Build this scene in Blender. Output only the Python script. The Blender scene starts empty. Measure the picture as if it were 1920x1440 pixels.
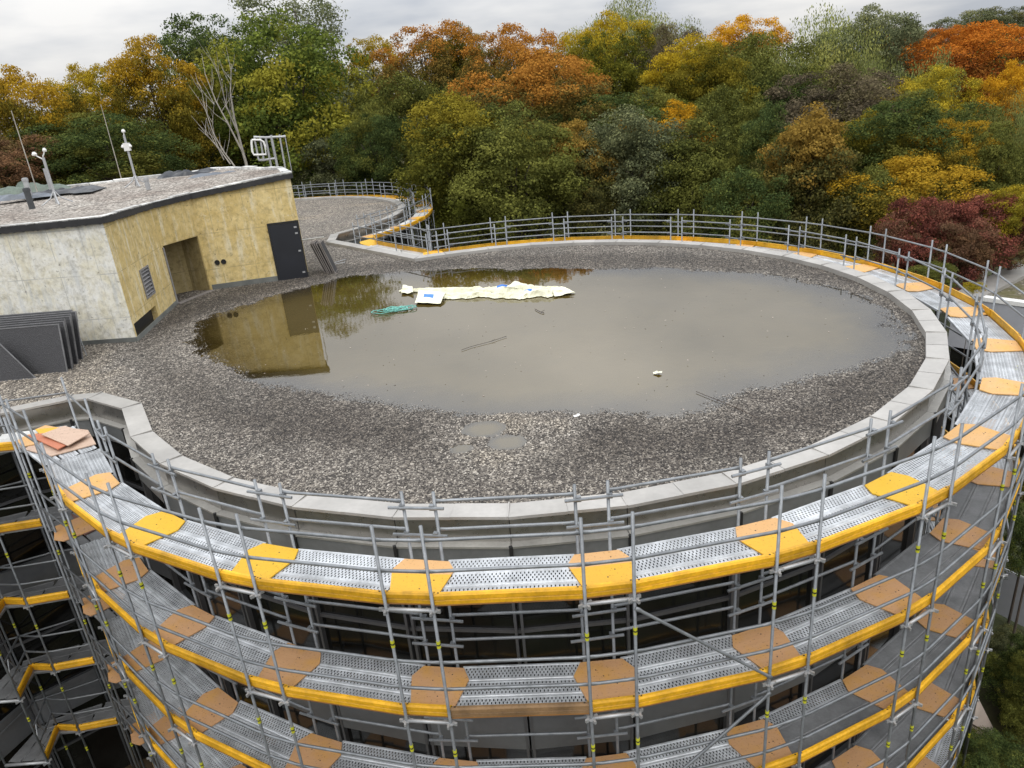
import bpy, bmesh, math, random
import numpy as np
from mathutils import Vector, Matrix

random.seed(7)
rng = np.random.default_rng(7)
scene = bpy.context.scene
col = scene.collection
R = math.radians

# ------------------------------------------------------------------ camera
F_PX, CX, CY = 1359.264, 960.0, 720.0            # focal length of the photograph in its own pixels
NADIR = (1258.736, 4065.971)                     # where its vertical lines meet
_dn = Vector(((NADIR[0] - CX) / F_PX, (NADIR[1] - CY) / F_PX, 1.0)).normalized()
_up = -_dn
_fw = Vector((0, 0, 1)); _Y = (_fw - _up * _fw.dot(_up)).normalized(); _X = _Y.cross(_up)
W = Matrix((_X, _Y, _up))                        # camera axes -> world axes
cam_d = bpy.data.cameras.new("camera"); cam = bpy.data.objects.new("camera", cam_d); col.objects.link(cam)
cam_d.sensor_width = 36.0; cam_d.lens = 36.0 * F_PX / 1920.0
cam_d.clip_start = 0.1; cam_d.clip_end = 3000
_r, _u, _b = W @ Vector((1, 0, 0)), W @ Vector((0, -1, 0)), W @ Vector((0, 0, -1))
cam.matrix_world = Matrix(((_r.x, _u.x, _b.x, 0), (_r.y, _u.y, _b.y, 0), (_r.z, _u.z, _b.z, 0), (0, 0, 0, 1)))
scene.camera = cam

# ------------------------------------------------------------------ sky (overcast), sun, exposure
SUN_EL, SUN_AZ = R(50), R(195)
world = bpy.data.worlds.new("World"); scene.world = world; world.use_nodes = True
nt = world.node_tree; nt.nodes.clear()
def N(t, kind, **kw):
    n = t.nodes.new(kind)
    for k, v in kw.items(): setattr(n, k, v)
    return n
out = N(nt, "ShaderNodeOutputWorld"); bg = N(nt, "ShaderNodeBackground")
sky = N(nt, "ShaderNodeTexSky", sky_type='NISHITA'); sky.sun_disc = False
sky.sun_elevation = SUN_EL; sky.sun_rotation = SUN_AZ; sky.air_density = 1.0; sky.dust_density = 2.0
sky_s = N(nt, "ShaderNodeVectorMath", operation='SCALE'); sky_s.inputs[3].default_value = 0.05
nt.links.new(sky.outputs[0], sky_s.inputs[0])
tc = N(nt, "ShaderNodeTexCoord"); sep = N(nt, "ShaderNodeSeparateXYZ"); nt.links.new(tc.outputs['Generated'], sep.inputs[0])
elev = N(nt, "ShaderNodeMapRange"); elev.inputs[1].default_value = 0.0; elev.inputs[2].default_value = 1.0
elev.inputs[3].default_value = 0.56; elev.inputs[4].default_value = 2.1
nt.links.new(sep.outputs[2], elev.inputs[0])
# cloud layer seen from below: noise on a plane overhead
proj_z = N(nt, "ShaderNodeMath", operation='MAXIMUM'); proj_z.inputs[1].default_value = 0.0
nt.links.new(sep.outputs[2], proj_z.inputs[0])
pz = N(nt, "ShaderNodeMath", operation='ADD'); pz.inputs[1].default_value = 0.16; nt.links.new(proj_z.outputs[0], pz.inputs[0])
dx = N(nt, "ShaderNodeMath", operation='DIVIDE'); dy = N(nt, "ShaderNodeMath", operation='DIVIDE')
nt.links.new(sep.outputs[0], dx.inputs[0]); nt.links.new(pz.outputs[0], dx.inputs[1])
nt.links.new(sep.outputs[1], dy.inputs[0]); nt.links.new(pz.outputs[0], dy.inputs[1])
comb = N(nt, "ShaderNodeCombineXYZ"); nt.links.new(dx.outputs[0], comb.inputs[0]); nt.links.new(dy.outputs[0], comb.inputs[1])
noi = N(nt, "ShaderNodeTexNoise"); noi.inputs['Scale'].default_value = 0.8; noi.inputs['Detail'].default_value = 5; noi.inputs['Roughness'].default_value = 0.5
nt.links.new(comb.outputs[0], noi.inputs['Vector'])
nr = N(nt, "ShaderNodeValToRGB"); nr.color_ramp.elements[0].position = 0.38; nr.color_ramp.elements[1].position = 0.62
nr.color_ramp.elements[0].color = (0.69, 0.73, 0.80, 1); nr.color_ramp.elements[1].color = (1.17, 1.155, 1.135, 1)
nt.links.new(noi.outputs[0], nr.inputs[0])
cl = N(nt, "ShaderNodeVectorMath", operation='SCALE'); nt.links.new(nr.outputs[0], cl.inputs[0]); nt.links.new(elev.outputs[0], cl.inputs[3])
mx = N(nt, "ShaderNodeMixRGB"); mx.inputs[0].default_value = 0.93
nt.links.new(sky_s.outputs[0], mx.inputs[1]); nt.links.new(cl.outputs[0], mx.inputs[2])
nt.links.new(mx.outputs[0], bg.inputs[0]); bg.inputs[1].default_value = 1.0
nt.links.new(bg.outputs[0], out.inputs[0])

sun_d = bpy.data.lights.new("sun", 'SUN'); sun = bpy.data.objects.new("sun", sun_d); col.objects.link(sun)
sun_d.energy = 0.55; sun_d.angle = R(25); sun_d.color = (1.0, 0.96, 0.9)
_sv = Vector((math.sin(SUN_AZ) * math.cos(SUN_EL), math.cos(SUN_AZ) * math.cos(SUN_EL), math.sin(SUN_EL)))
sun.rotation_euler = _sv.to_track_quat('Z', 'Y').to_euler()
sun.location = (0, 0, 60)

scene.view_settings.view_transform = 'Standard'; scene.view_settings.look = 'None'
scene.view_settings.exposure = 0.26; scene.view_settings.gamma = 1.0; scene.view_settings.use_curve_mapping = False
scene.cycles.max_bounces = 6; scene.cycles.diffuse_bounces = 3; scene.cycles.glossy_bounces = 3
scene.cycles.transparent_max_bounces = 8; scene.cycles.caustics_reflective = False; scene.cycles.caustics_refractive = False

# ------------------------------------------------------------------ helpers
def ray(px, py):
    return W @ Vector(((px - CX) / F_PX, (py - CY) / F_PX, 1.0))
def on_z(px, py, z):
    d = ray(px, py); return d * (z / d.z)
def on_y(px, py, y):
    d = ray(px, py); return d * (y / d.y)

def tag(o, label=None, cat=None, group=None, kind=None):
    if label: o['label'] = label
    if cat: o['category'] = cat
    if group: o['group'] = group
    if kind: o['kind'] = kind
    return o
def empty(name, loc=(0, 0, 0), label=None, cat=None, group=None, kind=None):
    o = bpy.data.objects.new(name, None); col.objects.link(o); o.location = loc; o.empty_display_size = 0.3
    return tag(o, label, cat, group, kind)
def link(name, me, parent=None, mat=None, loc=None, rot=None, scale=None):
    """links ME as an object; LOC is in world axes (parents are only ever translated)"""
    o = bpy.data.objects.new(name, me); col.objects.link(o)
    if mat is not None and not me.materials: me.materials.append(mat)
    if mat is not None and me.materials[0] is not mat:
        o.material_slots[0].link = 'OBJECT'; o.material_slots[0].material = mat
    p = Vector((0, 0, 0)); q = parent
    while q is not None:
        p += q.location; q = q.parent
    o.parent = parent
    o.location = Vector(loc if loc is not None else (0, 0, 0)) - p
    if rot is not None:
        if isinstance(rot, (int, float)): o.rotation_euler = (0, 0, rot)
        else:
            o.rotation_mode = 'QUATERNION'; o.rotation_quaternion = rot
    if scale is not None: o.scale = scale
    return o

class MB:
    """collects shapes, then makes one mesh"""
    def __init__(s): s.v, s.f, s.m = [], [], []
    def poly(s, pts, mi=0):
        i = len(s.v); s.v += [tuple(p) for p in pts]; s.f.append(tuple(range(i, i + len(pts)))); s.m.append(mi)
    def quad_strip(s, A, B, mi=0, close=False):
        n = len(A); i = len(s.v); s.v += [tuple(p) for p in A] + [tuple(p) for p in B]
        for k in range(n if close else n - 1):
            k2 = (k + 1) % n
            s.f.append((i + k, i + k2, i + n + k2, i + n + k)); s.m.append(mi)
    def box(s, c, size, rot=None, mi=0):
        hx, hy, hz = size[0] / 2, size[1] / 2, size[2] / 2
        P = [Vector((x, y, z)) for x in (-hx, hx) for y in (-hy, hy) for z in (-hz, hz)]
        if rot is not None:
            M = Matrix.Rotation(rot, 3, 'Z') if isinstance(rot, (int, float)) else rot
            P = [M @ p for p in P]
        c = Vector(c); i = len(s.v); s.v += [tuple(c + p) for p in P]
        for q in ((0, 1, 3, 2), (4, 6, 7, 5), (0, 4, 5, 1), (2, 3, 7, 6), (0, 2, 6, 4), (1, 5, 7, 3)):
            s.f.append(tuple(i + k for k in q)); s.m.append(mi)
    def prism(s, pts, z0, z1, mi=0):
        n = len(pts); i = len(s.v)
        z0s = z0 if hasattr(z0, '__len__') else [z0] * n; z1s = z1 if hasattr(z1, '__len__') else [z1] * n
        s.v += [(p[0], p[1], z) for p, z in zip(pts, z0s)] + [(p[0], p[1], z) for p, z in zip(pts, z1s)]
        s.f.append(tuple(range(i + n - 1, i - 1, -1))); s.m.append(mi)
        s.f.append(tuple(range(i + n, i + 2 * n))); s.m.append(mi)
        for k in range(n):
            k2 = (k + 1) % n; s.f.append((i + k, i + k2, i + n + k2, i + n + k)); s.m.append(mi)
    def tube(s, path, rad, n=8, mi=0, cap=True):
        path = [Vector(p) for p in path]; rad = rad if hasattr(rad, '__len__') else [rad] * len(path)
        rings = []
        for k, p in enumerate(path):
            t = (path[min(k + 1, len(path) - 1)] - path[max(k - 1, 0)]).normalized()
            a = t.cross(Vector((0, 0, 1)) if abs(t.z) < 0.9 else Vector((1, 0, 0))).normalized(); b = t.cross(a)
            i = len(s.v)
            for j in range(n):
                w = 2 * math.pi * j / n; s.v.append(tuple(p + (a * math.cos(w) + b * math.sin(w)) * rad[k]))
            rings.append(i)
        for i, i2 in zip(rings, rings[1:]):
            for j in range(n):
                j2 = (j + 1) % n; s.f.append((i + j, i + j2, i2 + j2, i2 + j)); s.m.append(mi)
        if cap:
            s.f.append(tuple(rings[0] + j for j in range(n - 1, -1, -1))); s.m.append(mi)
            s.f.append(tuple(rings[-1] + j for j in range(n))); s.m.append(mi)
    def mesh(s, name, mats=(), smooth=False):
        me = bpy.data.meshes.new(name); me.from_pydata(s.v, [], s.f)
        for m in mats: me.materials.append(m)
        if len(mats) > 1: me.polygons.foreach_set('material_index', s.m)
        if smooth: me.polygons.foreach_set('use_smooth', [True] * len(s.f))
        me.update(); return me
    def make(s, name, mats, parent=None, smooth=False, loc=None):
        """vertices are in world coordinates; the object's origin is put at LOC or the parent"""
        mats = mats if isinstance(mats, (list, tuple)) else [mats]
        o_loc = Vector(loc) if loc is not None else None
        p = Vector((0, 0, 0)); q = parent
        while q is not None: p += q.location; q = q.parent
        org = o_loc if o_loc is not None else p
        s.v = [(v[0] - org.x, v[1] - org.y, v[2] - org.z) for v in s.v]
        me = s.mesh(name, mats, smooth)
        o = bpy.data.objects.new(name, me); col.objects.link(o); o.parent = parent; o.location = org - p
        return o

# ------------------------------------------------------------------ materials
MATS = {}
def mat_base(name):
    m = bpy.data.materials.new(name); m.use_nodes = True
    t = m.node_tree; b = t.nodes['Principled BSDF']; MATS[name] = m
    return m, t, b
def ramp(t, fac, stops):
    r = N(t, "ShaderNodeValToRGB"); e = r.color_ramp.elements
    while len(e) < len(stops): e.new(0.5)
    for el, (p, c) in zip(e, stops): el.position = p; el.color = (*c, 1)
    if fac is not None: t.links.new(fac, r.inputs[0])
    return r
def noise(t, vec, scale, detail=4, rough=0.55, dist=0.0):
    n = N(t, "ShaderNodeTexNoise"); n.inputs['Scale'].default_value = scale; n.inputs['Detail'].default_value = detail
    n.inputs['Roughness'].default_value = rough; n.inputs['Distortion'].default_value = dist
    if vec is not None: t.links.new(vec, n.inputs['Vector'])
    return n
def mixc(t, fac, a, b, mode='MIX'):
    m = N(t, "ShaderNodeMixRGB", blend_type=mode)
    for inp, v in ((m.inputs[0], fac), (m.inputs[1], a), (m.inputs[2], b)):
        if isinstance(v, (int, float)): inp.default_value = v
        elif isinstance(v, tuple): inp.default_value = (*v, 1)
        else: t.links.new(v, inp)
    return m
def bump(t, b, h, strength, dist=0.01):
    n = N(t, "ShaderNodeBump"); n.inputs['Strength'].default_value = strength; n.inputs['Distance'].default_value = dist
    t.links.new(h, n.inputs['Height']); t.links.new(n.outputs[0], b.inputs['Normal']); return n
def simple(name, c, rough=0.6, metal=0.0, var=0.18, scale=3.0, bumps=0.0, world_space=True, island=False):
    """a plain colour with worn, blotchy variation"""
    m, t, b = mat_base(name)
    g = N(t, "ShaderNodeNewGeometry")
    n = noise(t, g.outputs['Position'], scale, 5)
    n2 = noise(t, g.outputs['Position'], scale * 9, 3)
    a = ramp(t, n.outputs[0], [(0.3, tuple(x * (1 - var) for x in c)), (0.7, tuple(min(1, x * (1 + var)) for x in c))])
    d = ramp(t, n2.outputs[0], [(0.3, (1 - var * .7,) * 3), (0.65, (1, 1, 1))])
    x = mixc(t, 1.0, a.outputs[0], d.outputs[0], 'MULTIPLY')
    oi = N(t, "ShaderNodeObjectInfo")
    hv = ramp(t, oi.outputs['Random'], [(0, (1 - var * .6,) * 3), (1, (1 + var * .6,) * 3)])
    y = mixc(t, 1.0, x.outputs[0], hv.outputs[0], 'MULTIPLY')
    t.links.new(y.outputs[0], b.inputs['Base Color'])
    rr = N(t, "ShaderNodeMapRange"); rr.inputs[3].default_value = max(0.02, rough - 0.1); rr.inputs[4].default_value = min(1, rough + 0.1)
    t.links.new(n2.outputs[0], rr.inputs[0]); t.links.new(rr.outputs[0], b.inputs['Roughness'])
    b.inputs['Metallic'].default_value = metal
    if bumps: bump(t, b, n2.outputs[0], bumps, 0.01)
    return m

M_coping = simple('coping_aluminium', (0.44, 0.425, 0.40), 0.42, 0.3, 0.13, 1.3)
M_fascia = simple('fascia_aluminium', (0.34, 0.325, 0.305), 0.30, 0.85, 0.14, 1.0)
M_ledge = simple('ledge_aluminium', (0.46, 0.45, 0.42), 0.4, 0.5, 0.16, 2.0)
M_dpanel = simple('grey_cladding', (0.25, 0.26, 0.265), 0.4, 0.3, 0.15, 1.5)
M_span = simple('spandrel_cladding', (0.15, 0.155, 0.16), 0.4, 0.2, 0.15, 1.0)
M_mull = simple('mullion_aluminium', (0.13, 0.13, 0.135), 0.4, 0.4, 0.1, 2.0)
M_steel = simple('galvanised_tube', (0.235, 0.25, 0.265), 0.42, 0.4, 0.22, 6.0)
M_steel_d = simple('weathered_tube', (0.19, 0.20, 0.21), 0.45, 0.5, 0.22, 6.0)
M_deck = simple('galvanised_deck', (0.545, 0.57, 0.595), 0.42, 0.3, 0.28, 3.0)
M_flat = simple('grey_deck', (0.20, 0.205, 0.21), 0.6, 0.2, 0.25, 2.5)
M_pale_deck = simple('pale_deck', (0.62, 0.62, 0.6), 0.5, 0.2, 0.15, 2.5)
M_toe = simple('yellow_toe_board', (0.74, 0.39, 0.016), 0.48, 0.0, 0.30, 2.2)
M_toe_w = simple('worn_wooden_toe_board', (0.25, 0.15, 0.07), 0.65, 0.0, 0.3, 3.0)
M_edge = simple('brown_toe_edge', (0.30, 0.14, 0.04), 0.6, 0.0, 0.2, 3.0)
M_cable = simple('galvanised_plate', (0.42, 0.43, 0.44), 0.5, 0.5, 0.15, 5.0)
M_sticker = simple('yellow_sticker', (0.55, 0.55, 0.03), 0.5, 0.0, 0.08, 8.0)
M_black = simple('black_print', (0.02, 0.02, 0.02), 0.6, 0.0, 0.1, 5)
M_bitumen = simple('black_bitumen', (0.028, 0.028, 0.03), 0.75, 0.0, 0.35, 3.0, 0.5)
M_cap = simple('chalky_edge_cap', (0.66, 0.66, 0.64), 0.7, 0.0, 0.45, 2.6, 0.4)
M_door = simple('dark_blue_grey_door', (0.014, 0.016, 0.022), 0.45, 0.0, 0.15, 1.5)
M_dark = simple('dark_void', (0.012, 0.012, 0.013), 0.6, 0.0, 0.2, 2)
M_flash = simple('grey_base_flashing', (0.17, 0.18, 0.17), 0.7, 0.0, 0.2, 2.0)
M_concfl = simple('concrete_floor', (0.24, 0.22, 0.21), 0.8, 0.0, 0.2, 2)
M_louver = simple('louver_metal', (0.27, 0.265, 0.27), 0.5, 0.1, 0.12, 4)
M_white = simple('white_paint', (0.78, 0.78, 0.76), 0.5, 0.0, 0.06, 3)
M_mast = simple('galvanised_mast', (0.45, 0.46, 0.47), 0.5, 0.3, 0.15, 4)
M_pipe = simple('dark_pipe', (0.06, 0.065, 0.07), 0.6, 0.0, 0.2, 4)
M_tarp_g = simple('green_grey_membrane', (0.16, 0.21, 0.17), 0.5, 0.0, 0.4, 1.5)
M_tarp_k = simple('black_membrane', (0.03, 0.034, 0.042), 0.35, 0.0, 0.35, 1.5)
M_tarp_b = simple('blue_grey_membrane', (0.14, 0.16, 0.19), 0.45, 0.0, 0.3, 1.5)
M_cream = simple('cream_sheeting', (0.80, 0.785, 0.60), 0.55, 0.0, 0.12, 3, 0.25)
M_blue = simple('blue_print', (0.05, 0.20, 0.66), 0.5, 0.0, 0.1, 3)
M_rope = simple('turquoise_net', (0.16, 0.44, 0.38), 0.7, 0.0, 0.35, 9)
M_twig = simple('dark_twig', (0.05, 0.03, 0.02), 0.8, 0.0, 0.3, 5)
M_bark = simple('bark', (0.07, 0.055, 0.042), 0.9, 0.0, 0.35, 2.5, 0.6)
M_barkp = simple('pale_bare_bark', (0.42, 0.39, 0.34), 0.85, 0.0, 0.3, 2.5, 0.3)
M_mud = simple('puddle_mud', (0.19, 0.165, 0.125), 0.08, 0.0, 0.06, 2)
M_greywall = simple('grey_render', (0.36, 0.37, 0.40), 0.7, 0.0, 0.08, 0.8)
M_frame_d = simple('dark_panel_frame', (0.18, 0.18, 0.185), 0.5, 0.3, 0.2, 4)
M_grate_d = simple('grate_frame', (0.30, 0.27, 0.25), 0.55, 0.3, 0.2, 4)
M_ochre = simple('ochre_board', (0.42, 0.35, 0.30), 0.7, 0.0, 0.12, 2)
M_red = simple('red_paint', (0.5, 0.07, 0.05), 0.6, 0.0, 0.15, 2)

def wood(name, c, dark, wear=None, inner=None):
    m, t, b = mat_base(name)
    tcn = N(t, "ShaderNodeTexCoord"); mp = N(t, "ShaderNodeMapping"); mp.inputs['Scale'].default_value = (1.2, 9.0, 9.0)
    oi = N(t, "ShaderNodeObjectInfo"); cb = N(t, "ShaderNodeCombineXYZ")
    k = N(t, "ShaderNodeMath", operation='MULTIPLY'); k.inputs[1].default_value = 40; t.links.new(oi.outputs['Random'], k.inputs[0])
    t.links.new(k.outputs[0], cb.inputs[0]); t.links.new(k.outputs[0], cb.inputs[1]); t.links.new(cb.outputs[0], mp.inputs['Location'])
    t.links.new(tcn.outputs['Object'], mp.inputs[0])
    n = noise(t, mp.outputs[0], 2.2, 6, 0.6, 0.6)
    g = N(t, "ShaderNodeNewGeometry"); n2 = noise(t, g.outputs['Position'], 2.3, 6, 0.62)
    a = ramp(t, n.outputs[0], [(0.3, dark), (0.6, c)])
    x = mixc(t, 0.5, a.outputs[0], c)
    if wear:
        w = ramp(t, n2.outputs[0], [(0.45, (0, 0, 0)), (0.66, (1, 1, 1))])
        x = mixc(t, w.outputs[0], x.outputs[0], wear)
    if inner:
        sy = N(t, "ShaderNodeSeparateXYZ"); t.links.new(tcn.outputs['Object'], sy.inputs[0])
        gt = N(t, "ShaderNodeMath", operation='GREATER_THAN'); gt.inputs[1].default_value = 0.12; t.links.new(sy.outputs[1], gt.inputs[0])
        x = mixc(t, gt.outputs[0], x.outputs[0], inner)
    # dirt specks and scuffs
    n3 = noise(t, g.outputs['Position'], 26, 3, 0.6)
    sp = ramp(t, n3.outputs[0], [(0.28, (0.45, 0.4, 0.35)), (0.4, (1, 1, 1))])
    y = mixc(t, 1.0, x.outputs[0], sp.outputs[0], 'MULTIPLY')
    hv = ramp(t, oi.outputs['Random'], [(0, (0.88,) * 3), (1, (1.08,) * 3)])
    z = mixc(t, 1.0, y.outputs[0], hv.outputs[0], 'MULTIPLY')
    t.links.new(z.outputs[0], b.inputs['Base Color']); b.inputs['Roughness'].default_value = 0.55
    bump(t, b, n.outputs[0], 0.15, 0.004)
    return m
M_ply_y = wood('bright_yellow_plywood', (0.74, 0.44, 0.02), (0.70, 0.40, 0.02))
M_ply_yo = wood('two_tone_plywood', (0.70, 0.39, 0.03), (0.64, 0.34, 0.03), None, (0.62, 0.36, 0.15))
M_ply_o = wood('orange_plywood', (0.66, 0.40, 0.17), (0.58, 0.32, 0.12), (0.68, 0.38, 0.10))
M_ply_t = wood('tan_plywood', (0.56, 0.32, 0.16), (0.48, 0.26, 0.12), (0.58, 0.31, 0.09))
M_ply_r = wood('red_plywood', (0.55, 0.19, 0.10), (0.48, 0.15, 0.08))
M_ply_p = wood('pale_pink_plywood', (0.58, 0.42, 0.32), (0.46, 0.31, 0.22))
M_ply_d = wood('dark_brown_plywood', (0.20, 0.10, 0.075), (0.16, 0.08, 0.06))

def glass_mat():
    m, t, b = mat_base('dark_window_glass')
    g = N(t, "ShaderNodeNewGeometry"); n = noise(t, g.outputs['Position'], 1.3, 4)
    a = ramp(t, n.outputs[0], [(0.35, (0.004, 0.004, 0.004)), (0.7, (0.016, 0.016, 0.014))])
    t.links.new(a.outputs[0], b.inputs['Base Color']); b.inputs['Roughness'].default_value = 0.08
    b.inputs['IOR'].default_value = 1.45
    return m
M_glass = glass_mat()

def concrete(name, base, alt, fade, spots, alt_amt):
    """painted board-marked concrete: vertical streaks, patches where the coat is gone, pits, joint lines"""
    m, t, b = mat_base(name)
    g = N(t, "ShaderNodeNewGeometry"); P = g.outputs['Position']
    big = noise(t, P, 1.1, 9, 0.7, 0.5)
    mp = N(t, "ShaderNodeMapping"); mp.inputs['Scale'].default_value = (2.6, 2.6, 0.35); t.links.new(P, mp.inputs[0])
    streak = noise(t, mp.outputs[0], 1.6, 6, 0.65)
    a = ramp(t, big.outputs[0], [(0.40, base), (0.58, alt)])
    s = ramp(t, streak.outputs[0], [(0.52, (0, 0, 0)), (0.66, (alt_amt,) * 3)])
    x = mixc(t, s.outputs[0], a.outputs[0], fade)
    fine = noise(t, P, 5.5, 10, 0.75, 0.3); fm = ramp(t, fine.outputs[0], [(0.36, (0.70, 0.69, 0.66)), (0.50, (1, 1, 1)), (0.66, (1.14, 1.15, 1.18))])
    x = mixc(t, 1.0, x.outputs[0], fm.outputs[0], 'MULTIPLY')
    scr = noise(t, P, 2.6, 12, 0.8, 1.2); sm2 = ramp(t, scr.outputs[0], [(0.57, (0, 0, 0)), (0.63, (alt_amt * 0.8,) * 3)])
    x = mixc(t, sm2.outputs[0], x.outputs[0], fade)
    pit = noise(t, P, 7.5, 4, 0.5)
    ps = ramp(t, pit.outputs[0], [(0.26, (0.3, 0.28, 0.25)), (0.34, (1, 1, 1))])
    y = mixc(t, spots, x.outputs[0], mixc(t, 1.0, x.outputs[0], ps.outputs[0], 'MULTIPLY').outputs[0])
    # formwork joints: lifts in height and boards along the wall
    sp = N(t, "ShaderNodeSeparateXYZ"); t.links.new(P, sp.inputs[0])
    def lines(sock, per, w, off):
        ad = N(t, "ShaderNodeMath", operation='ADD'); ad.inputs[1].default_value = 100 + off; t.links.new(sock, ad.inputs[0])
        md = N(t, "ShaderNodeMath", operation='MODULO'); md.inputs[1].default_value = per; t.links.new(ad.outputs[0], md.inputs[0])
        l = N(t, "ShaderNodeMath", operation='LESS_THAN'); l.inputs[1].default_value = w; t.links.new(md.outputs[0], l.inputs[0]); return l
    l1 = lines(sp.outputs[2], 1.32, 0.025, 0.35)
    h = N(t, "ShaderNodeMath", operation='MULTIPLY'); h.inputs[1].default_value = 1.0
    l2 = lines(sp.outputs[0], 1.18, 0.02, 0.15)
    mxl = N(t, "ShaderNodeMath", operation='MAXIMUM'); t.links.new(l1.outputs[0], mxl.inputs[0]); t.links.new(l2.outputs[0], mxl.inputs[1])
    jn = noise(t, P, 2.1, 3); jm = ramp(t, jn.outputs[0], [(0.36, (0, 0, 0)), (0.55, (0.8, 0.8, 0.8))])
    jj = N(t, "ShaderNodeMath", operation='MULTIPLY'); t.links.new(mxl.outputs[0], jj.inputs[0]); t.links.new(jm.outputs[0], jj.inputs[1])
    z = mixc(t, jj.outputs[0], y.outputs[0], tuple(v * 0.55 for v in base))
    # damp dark stains hanging under the roof edge and at the foot
    st = noise(t, mp.outputs[0], 3.1, 5, 0.7); 
    st2 = ramp(t, st.outputs[0], [(0.56, (1, 1, 1)), (0.78, (0.72, 0.68, 0.6))])
    zz = mixc(t, 1.0, z.outputs[0], st2.outputs[0], 'MULTIPLY')
    t.links.new(zz.outputs[0], b.inputs['Base Color']); b.inputs['Roughness'].default_value = 0.85
    bump(t, b, pit.outputs[0], 0.35, 0.02)
    return m
M_conc_y = concrete('yellow_painted_concrete', (0.70, 0.56, 0.27), (0.60, 0.46, 0.19), (0.74, 0.68, 0.50), 0.8, 0.8)
M_conc_w = concrete('white_flaking_concrete', (0.77, 0.765, 0.72), (0.70, 0.665, 0.53), (0.58, 0.59, 0.57), 0.9, 0.9)
M_conc_d = concrete('recess_concrete', (0.34, 0.27, 0.13), (0.27, 0.21, 0.09), (0.40, 0.34, 0.21), 0.8, 0.6)  # dirty brown version of the yellow wall, darkened to carry the recess shade

def mesh_mat():
    """fine dark expanded metal, too fine to pick apart"""
    m, t, b = mat_base('dark_wire_mesh')
    tcn = N(t, "ShaderNodeTexCoord"); 
    w1 = N(t, "ShaderNodeTexWave", bands_direction='DIAGONAL'); w1.inputs['Scale'].default_value = 11; t.links.new(tcn.outputs['Object'], w1.inputs[0])
    v = N(t, "ShaderNodeTexVoronoi"); v.inputs['Scale'].default_value = 55; t.links.new(tcn.outputs['Object'], v.inputs['Vector'])
    a = ramp(t, v.outputs['Distance'], [(0.1, (0.024, 0.024, 0.026)), (0.6, (0.075, 0.075, 0.08))])
    t.links.new(a.outputs[0], b.inputs['Base Color']); b.inputs['Roughness'].default_value = 0.5; b.inputs['Metallic'].default_value = 0.3
    bump(t, b, v.outputs['Distance'], 0.5, 0.02)
    return m
M_mesh = mesh_mat()

PEB = [(0.0, (0.028, 0.025, 0.022)), (0.35, (0.078, 0.069, 0.060)), (0.62, (0.17, 0.152, 0.132)), (0.86, (0.33, 0.30, 0.255)), (1.0, (0.58, 0.54, 0.475))]
def gravel_mats():
    m, t, b = mat_base('gravel_bed')
    g = N(t, "ShaderNodeNewGeometry")
    v = N(t, "ShaderNodeTexVoronoi"); v.inputs['Scale'].default_value = 26; t.links.new(g.outputs['Position'], v.inputs['Vector'])
    v2 = N(t, "ShaderNodeTexVoronoi"); v2.inputs['Scale'].default_value = 15; t.links.new(g.outputs['Position'], v2.inputs['Vector'])
    sep_ = N(t, "ShaderNodeSeparateColor"); t.links.new(v.outputs['Color'], sep_.inputs[0])
    sep2 = N(t, "ShaderNodeSeparateColor"); t.links.new(v2.outputs['Color'], sep2.inputs[0])
    a = ramp(t, sep_.outputs[0], PEB); a2 = ramp(t, sep2.outputs[1], PEB)
    n = noise(t, g.outputs['Position'], 9, 3); nr_ = ramp(t, n.outputs[0], [(0.4, (0, 0, 0)), (0.6, (1, 1, 1))])
    x = mixc(t, nr_.outputs[0], a.outputs[0], a2.outputs[0])
    at = N(t, "ShaderNodeAttribute"); at.attribute_name = 'pale'
    pl = ramp(t, at.outputs['Fac'], [(0.0, (0.46, 0.44, 0.42)), (0.5, (1.0, 1.0, 1.0)), (1.0, (1.55, 1.47, 1.32))])
    y = mixc(t, 1.0, x.outputs[0], pl.outputs[0], 'MULTIPLY')
    n3 = noise(t, g.outputs['Position'], 0.6, 5); p3 = ramp(t, n3.outputs[0], [(0.3, (0.8, 0.8, 0.8)), (0.7, (1.15, 1.12, 1.1))])
    z = mixc(t, 1.0, y.outputs[0], p3.outputs[0], 'MULTIPLY')
    t.links.new(z.outputs[0], b.inputs['Base Color']); b.inputs['Roughness'].default_value = 0.75
    bump(t, b, v.outputs['Distance'], 0.9, 0.03)
    m2, t, b = mat_base('pebbles')
    oi = N(t, "ShaderNodeObjectInfo"); a = ramp(t, oi.outputs['Random'], PEB)
    at = N(t, "ShaderNodeAttribute"); at.attribute_name = 'pale'; at.attribute_type = 'INSTANCER'
    pl = ramp(t, at.outputs['Fac'], [(0.0, (0.44, 0.42, 0.41)), (0.5, (1.0, 1.0, 1.0)), (1.0, (1.75, 1.66, 1.46))])
    y = mixc(t, 1.0, a.outputs[0], pl.outputs[0], 'MULTIPLY')
    t.links.new(y.outputs[0], b.inputs['Base Color']); b.inputs['Roughness'].default_value = 0.7
    return m, m2
M_gravel, M_pebble = gravel_mats()
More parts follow.
